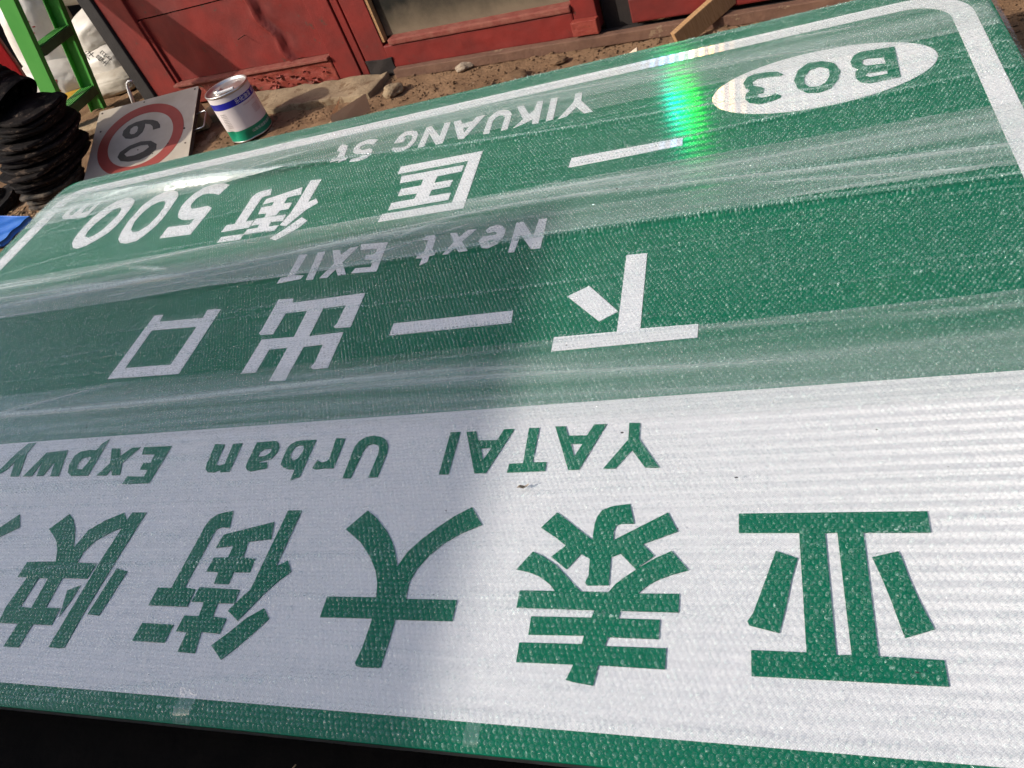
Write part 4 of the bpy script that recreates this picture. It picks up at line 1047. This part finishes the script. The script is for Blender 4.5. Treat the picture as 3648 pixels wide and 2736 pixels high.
# folded cardboard scrap
bm = bmesh.new()
for a, b, c, d in (((-2.125, 3.335, GZ - .01), (-1.95, 3.455, GZ - .01), (-1.945, 3.475, GZ + 0.075), (-2.12, 3.355, GZ + 0.055)),
                   ((-2.125, 3.335, GZ - .01), (-2.12, 3.355, GZ + 0.055), (-2.09, 3.47, GZ + 0.085), (-2.17, 3.46, GZ - .005)),
                   ((-2.20, 3.36, GZ + 0.0), (-2.125, 3.37, GZ + .002), (-2.12, 3.40, GZ + 0.025), (-2.15, 3.40, GZ + 0.012))):
    bm.faces.new([bm.verts.new(p) for p in (a, b, c, d)])
bmesh.ops.solidify(bm, geom=list(bm.faces), thickness=0.004)
tag(link('cardboard_scrap', bm_mesh('cardboard_scrap', bm), M_CARD), 'folded scrap of brown cardboard standing behind the sign edge', 'cardboard')
o = rough_box('paper_scrap', -0.045, 0.045, -0.02, 0.02, 0, 0.012, M_PAPER, None, cuts=4, amp=0.01)
o.location = (-0.60, 3.36, GZ - 0.004); o.rotation_euler = (0.1, -0.3, 0.25)
tag(o, 'pale scrap of paper on the dirt behind the border stripe', 'paper')

def stone(loc, size, seed, mat, label, name='stone', cat='stone', rz=0.0, group='loose stones by the doors'):
    bm = bmesh.new()
    bmesh.ops.create_icosphere(bm, subdivisions=3, radius=1.0)
    for v in bm.verts:
        p = v.co.copy()
        v.co = Vector((p.x * size[0], p.y * size[1], p.z * size[2])) * (1 + 0.35 * noise.noise(p * 1.4 + Vector((seed, 0, 0))) + 0.10 * noise.noise(p * 4 + Vector((0, seed, 0))))
    o = link(name, bm_mesh(name, bm), mat, None)
    o.location = loc
    o.rotation_euler = (0, 0, rz)
    return tag(o, label, cat, group)
stone((-1.48, 3.69, GZ + 0.004), (0.052, 0.028, 0.02), 1.2, M_STONE, 'flat pale stone lying in front of the glazed red door', rz=0.35)
stone((-0.95, 3.50, GZ + 0.0), (0.04, 0.03, 0.014), 4.2, M_CLOD, 'flat clod on bare dirt right of the glazed red door', 'dirt_clod', 'clod', group='clods')
stone((-1.16, 3.44, GZ), (0.06, 0.05, 0.018), 7.7, M_CLOD, 'broad rounded dirt clod just behind the sign border', 'dirt_clod', 'clod', group='clods')
stone((-1.86, 3.60, GZ + 0.01), (0.06, 0.05, 0.03), 9.1, M_CONC, 'broken concrete lump at the end of the step', 'concrete_lump', 'concrete', rz=0.5, group='rubble')

# crumbs of earth and wood chips, too many to count
def crumbs(name, n, region, smin, smax, mat, label, cat, flat=0.7, long=1.0):
    base = np.array([(1, 0, 0), (-1, 0, 0), (0, 1, 0), (0, -1, 0), (0, 0, 1), (0, 0, -1)], float)
    tri = np.array([(0, 2, 4), (2, 1, 4), (1, 3, 4), (3, 0, 4), (2, 0, 5), (1, 2, 5), (3, 1, 5), (0, 3, 5)])
    V = []
    for k in range(n):
        x, y = region()
        s = smin + (smax - smin) * random.random() ** 3
        b = base * (1 + rng.normal(0, 0.25, base.shape)) * s * np.array([long, 1, flat])
        a = random.uniform(0, 6.283)
        t = random.uniform(-0.4, 0.4)
        Rm = np.array(Matrix.Rotation(a, 3, 'Z') @ Matrix.Rotation(t, 3, 'Y'))
        V.append(b @ Rm.T + np.array([x, y, ground_h(x, y) + s * flat * 0.4]))
    V = np.concatenate(V)
    F = (np.arange(n)[:, None, None] * 6 + tri[None]).reshape(-1, 3)
    return tag(link(name, mesh_np(name, V, F), mat), label, cat, kind='stuff')
def strip_region():
    while True:
        s = random.uniform(-1.6, 3.0)
        n_ = random.uniform(0.03, 1.05)
        p = WO + Vector((0.983 * s - 0.184 * n_, -0.184 * s - 0.983 * n_, 0))
        if p.y > 2.8: return p.x, p.y
crumbs('dirt_crumbs', 9000, strip_region, 0.002, 0.012, M_CLOD, 'crumbs of dry earth strewn over the dirt', 'earth crumbs', flat=0.42)
crumbs('wood_chips', 900, lambda: (random.gauss(-4.05, 0.22), random.gauss(3.08, 0.12)), 0.004, 0.014, M_CHIP, 'pale wood chips strewn round the foot of the rubber stack', 'wood chips', flat=0.25, long=2.2)
# broken boards by the ladder foot
for k, (x, y, rz, L_, lab) in enumerate(((-4.42, 4.24, 0.25, 0.22, 'pale broken board at the ladder foot'), (-4.30, 4.10, 0.35, 0.20, 'second pale board, nearer the rubber stack'))):
    o = rough_box('board', -L_, L_, -0.06, 0.06, 0, 0.035, M_WOODB, None, cuts=10, amp=0.004)
    o.location = (x, y, GZ - 0.006 + 0.02 * k); o.rotation_euler = (0, 0.04, rz)
    tag(o, lab, 'board', 'boards at the ladder foot')
# white sleeve of a cable at the jamb
bm = bmesh.new()
tube(bm, [(-3.755, 3.97, -0.10), (-3.728, 3.97, -0.023), (-3.716, 3.97, 0.012), (-3.704, 3.97, 0.032), (-3.685, 3.972, 0.042), (-3.66, 3.975, 0.036)], [0.011, 0.011, 0.008, 0.0065, 0.006, 0.006], 10)
tag(link('cable', bm_mesh('cable', bm), M_CABLE, None, smooth=True), 'short white cable curling up by the black jamb', 'cable')
# dry stalks below the near edge of the sign
bm = bmesh.new()
for k in range(14):
    x, y = random.uniform(-1.7, -0.3), random.uniform(0.15, 0.34)
    a = random.uniform(0, 6.28)
    l_ = random.uniform(0.04, 0.12)
    tube(bm, [(x, y, GZ), (x + l_ * math.cos(a), y + l_ * math.sin(a), GZ + random.uniform(0.0, 0.05))], 0.0016, 5)
tag(link('dry_stalks', bm_mesh('dry_stalks', bm), M_WOODB), 'dry stalks in the dark below the near sign edge', 'stalks', kind='stuff')

# a dry leaf blown on to the wrap, and specks of grit
bm = bmesh.new()
lp = [(0.62 * x_, 0.62 * y_) for x_, y_ in ((-0.022, -0.004), (-0.010, 0.003), (0.004, 0.006), (0.017, 0.009), (0.023, 0.008), (0.014, 0.001), (0.002, -0.004), (-0.012, -0.007))]
lv = [bm.verts.new((x, y, 0.004 * math.sin(k * 1.9))) for k, (x, y) in enumerate(lp)]
bm.faces.new(lv)
bmesh.ops.solidify(bm, geom=list(bm.faces), thickness=0.0012)
o = link('dry_leaf', bm_mesh('dry_leaf', bm), M_STONE)
o.location = (-0.545, 0.868, 0.0125)
tag(o, 'tiny dark dry leaf lying on the bubble wrap over the white field', 'leaf')
random.seed(31)
bm = bmesh.new()
for k in range(60):
    x, y = random.uniform(-2.2, 0.5), random.uniform(0.42, 2.2)
    r = random.uniform(0.0006, 0.0022)
    bmesh.ops.create_icosphere(bm, subdivisions=1, radius=r, matrix=Matrix.Translation((x, y, 0.0115)) @ Matrix.Diagonal((random.uniform(.6, 2.2), 1, .6, 1)))
tag(link('grit', bm_mesh('grit', bm), M_STEEL), 'specks of dark grit scattered over the bubble wrap', 'grit', kind='stuff')
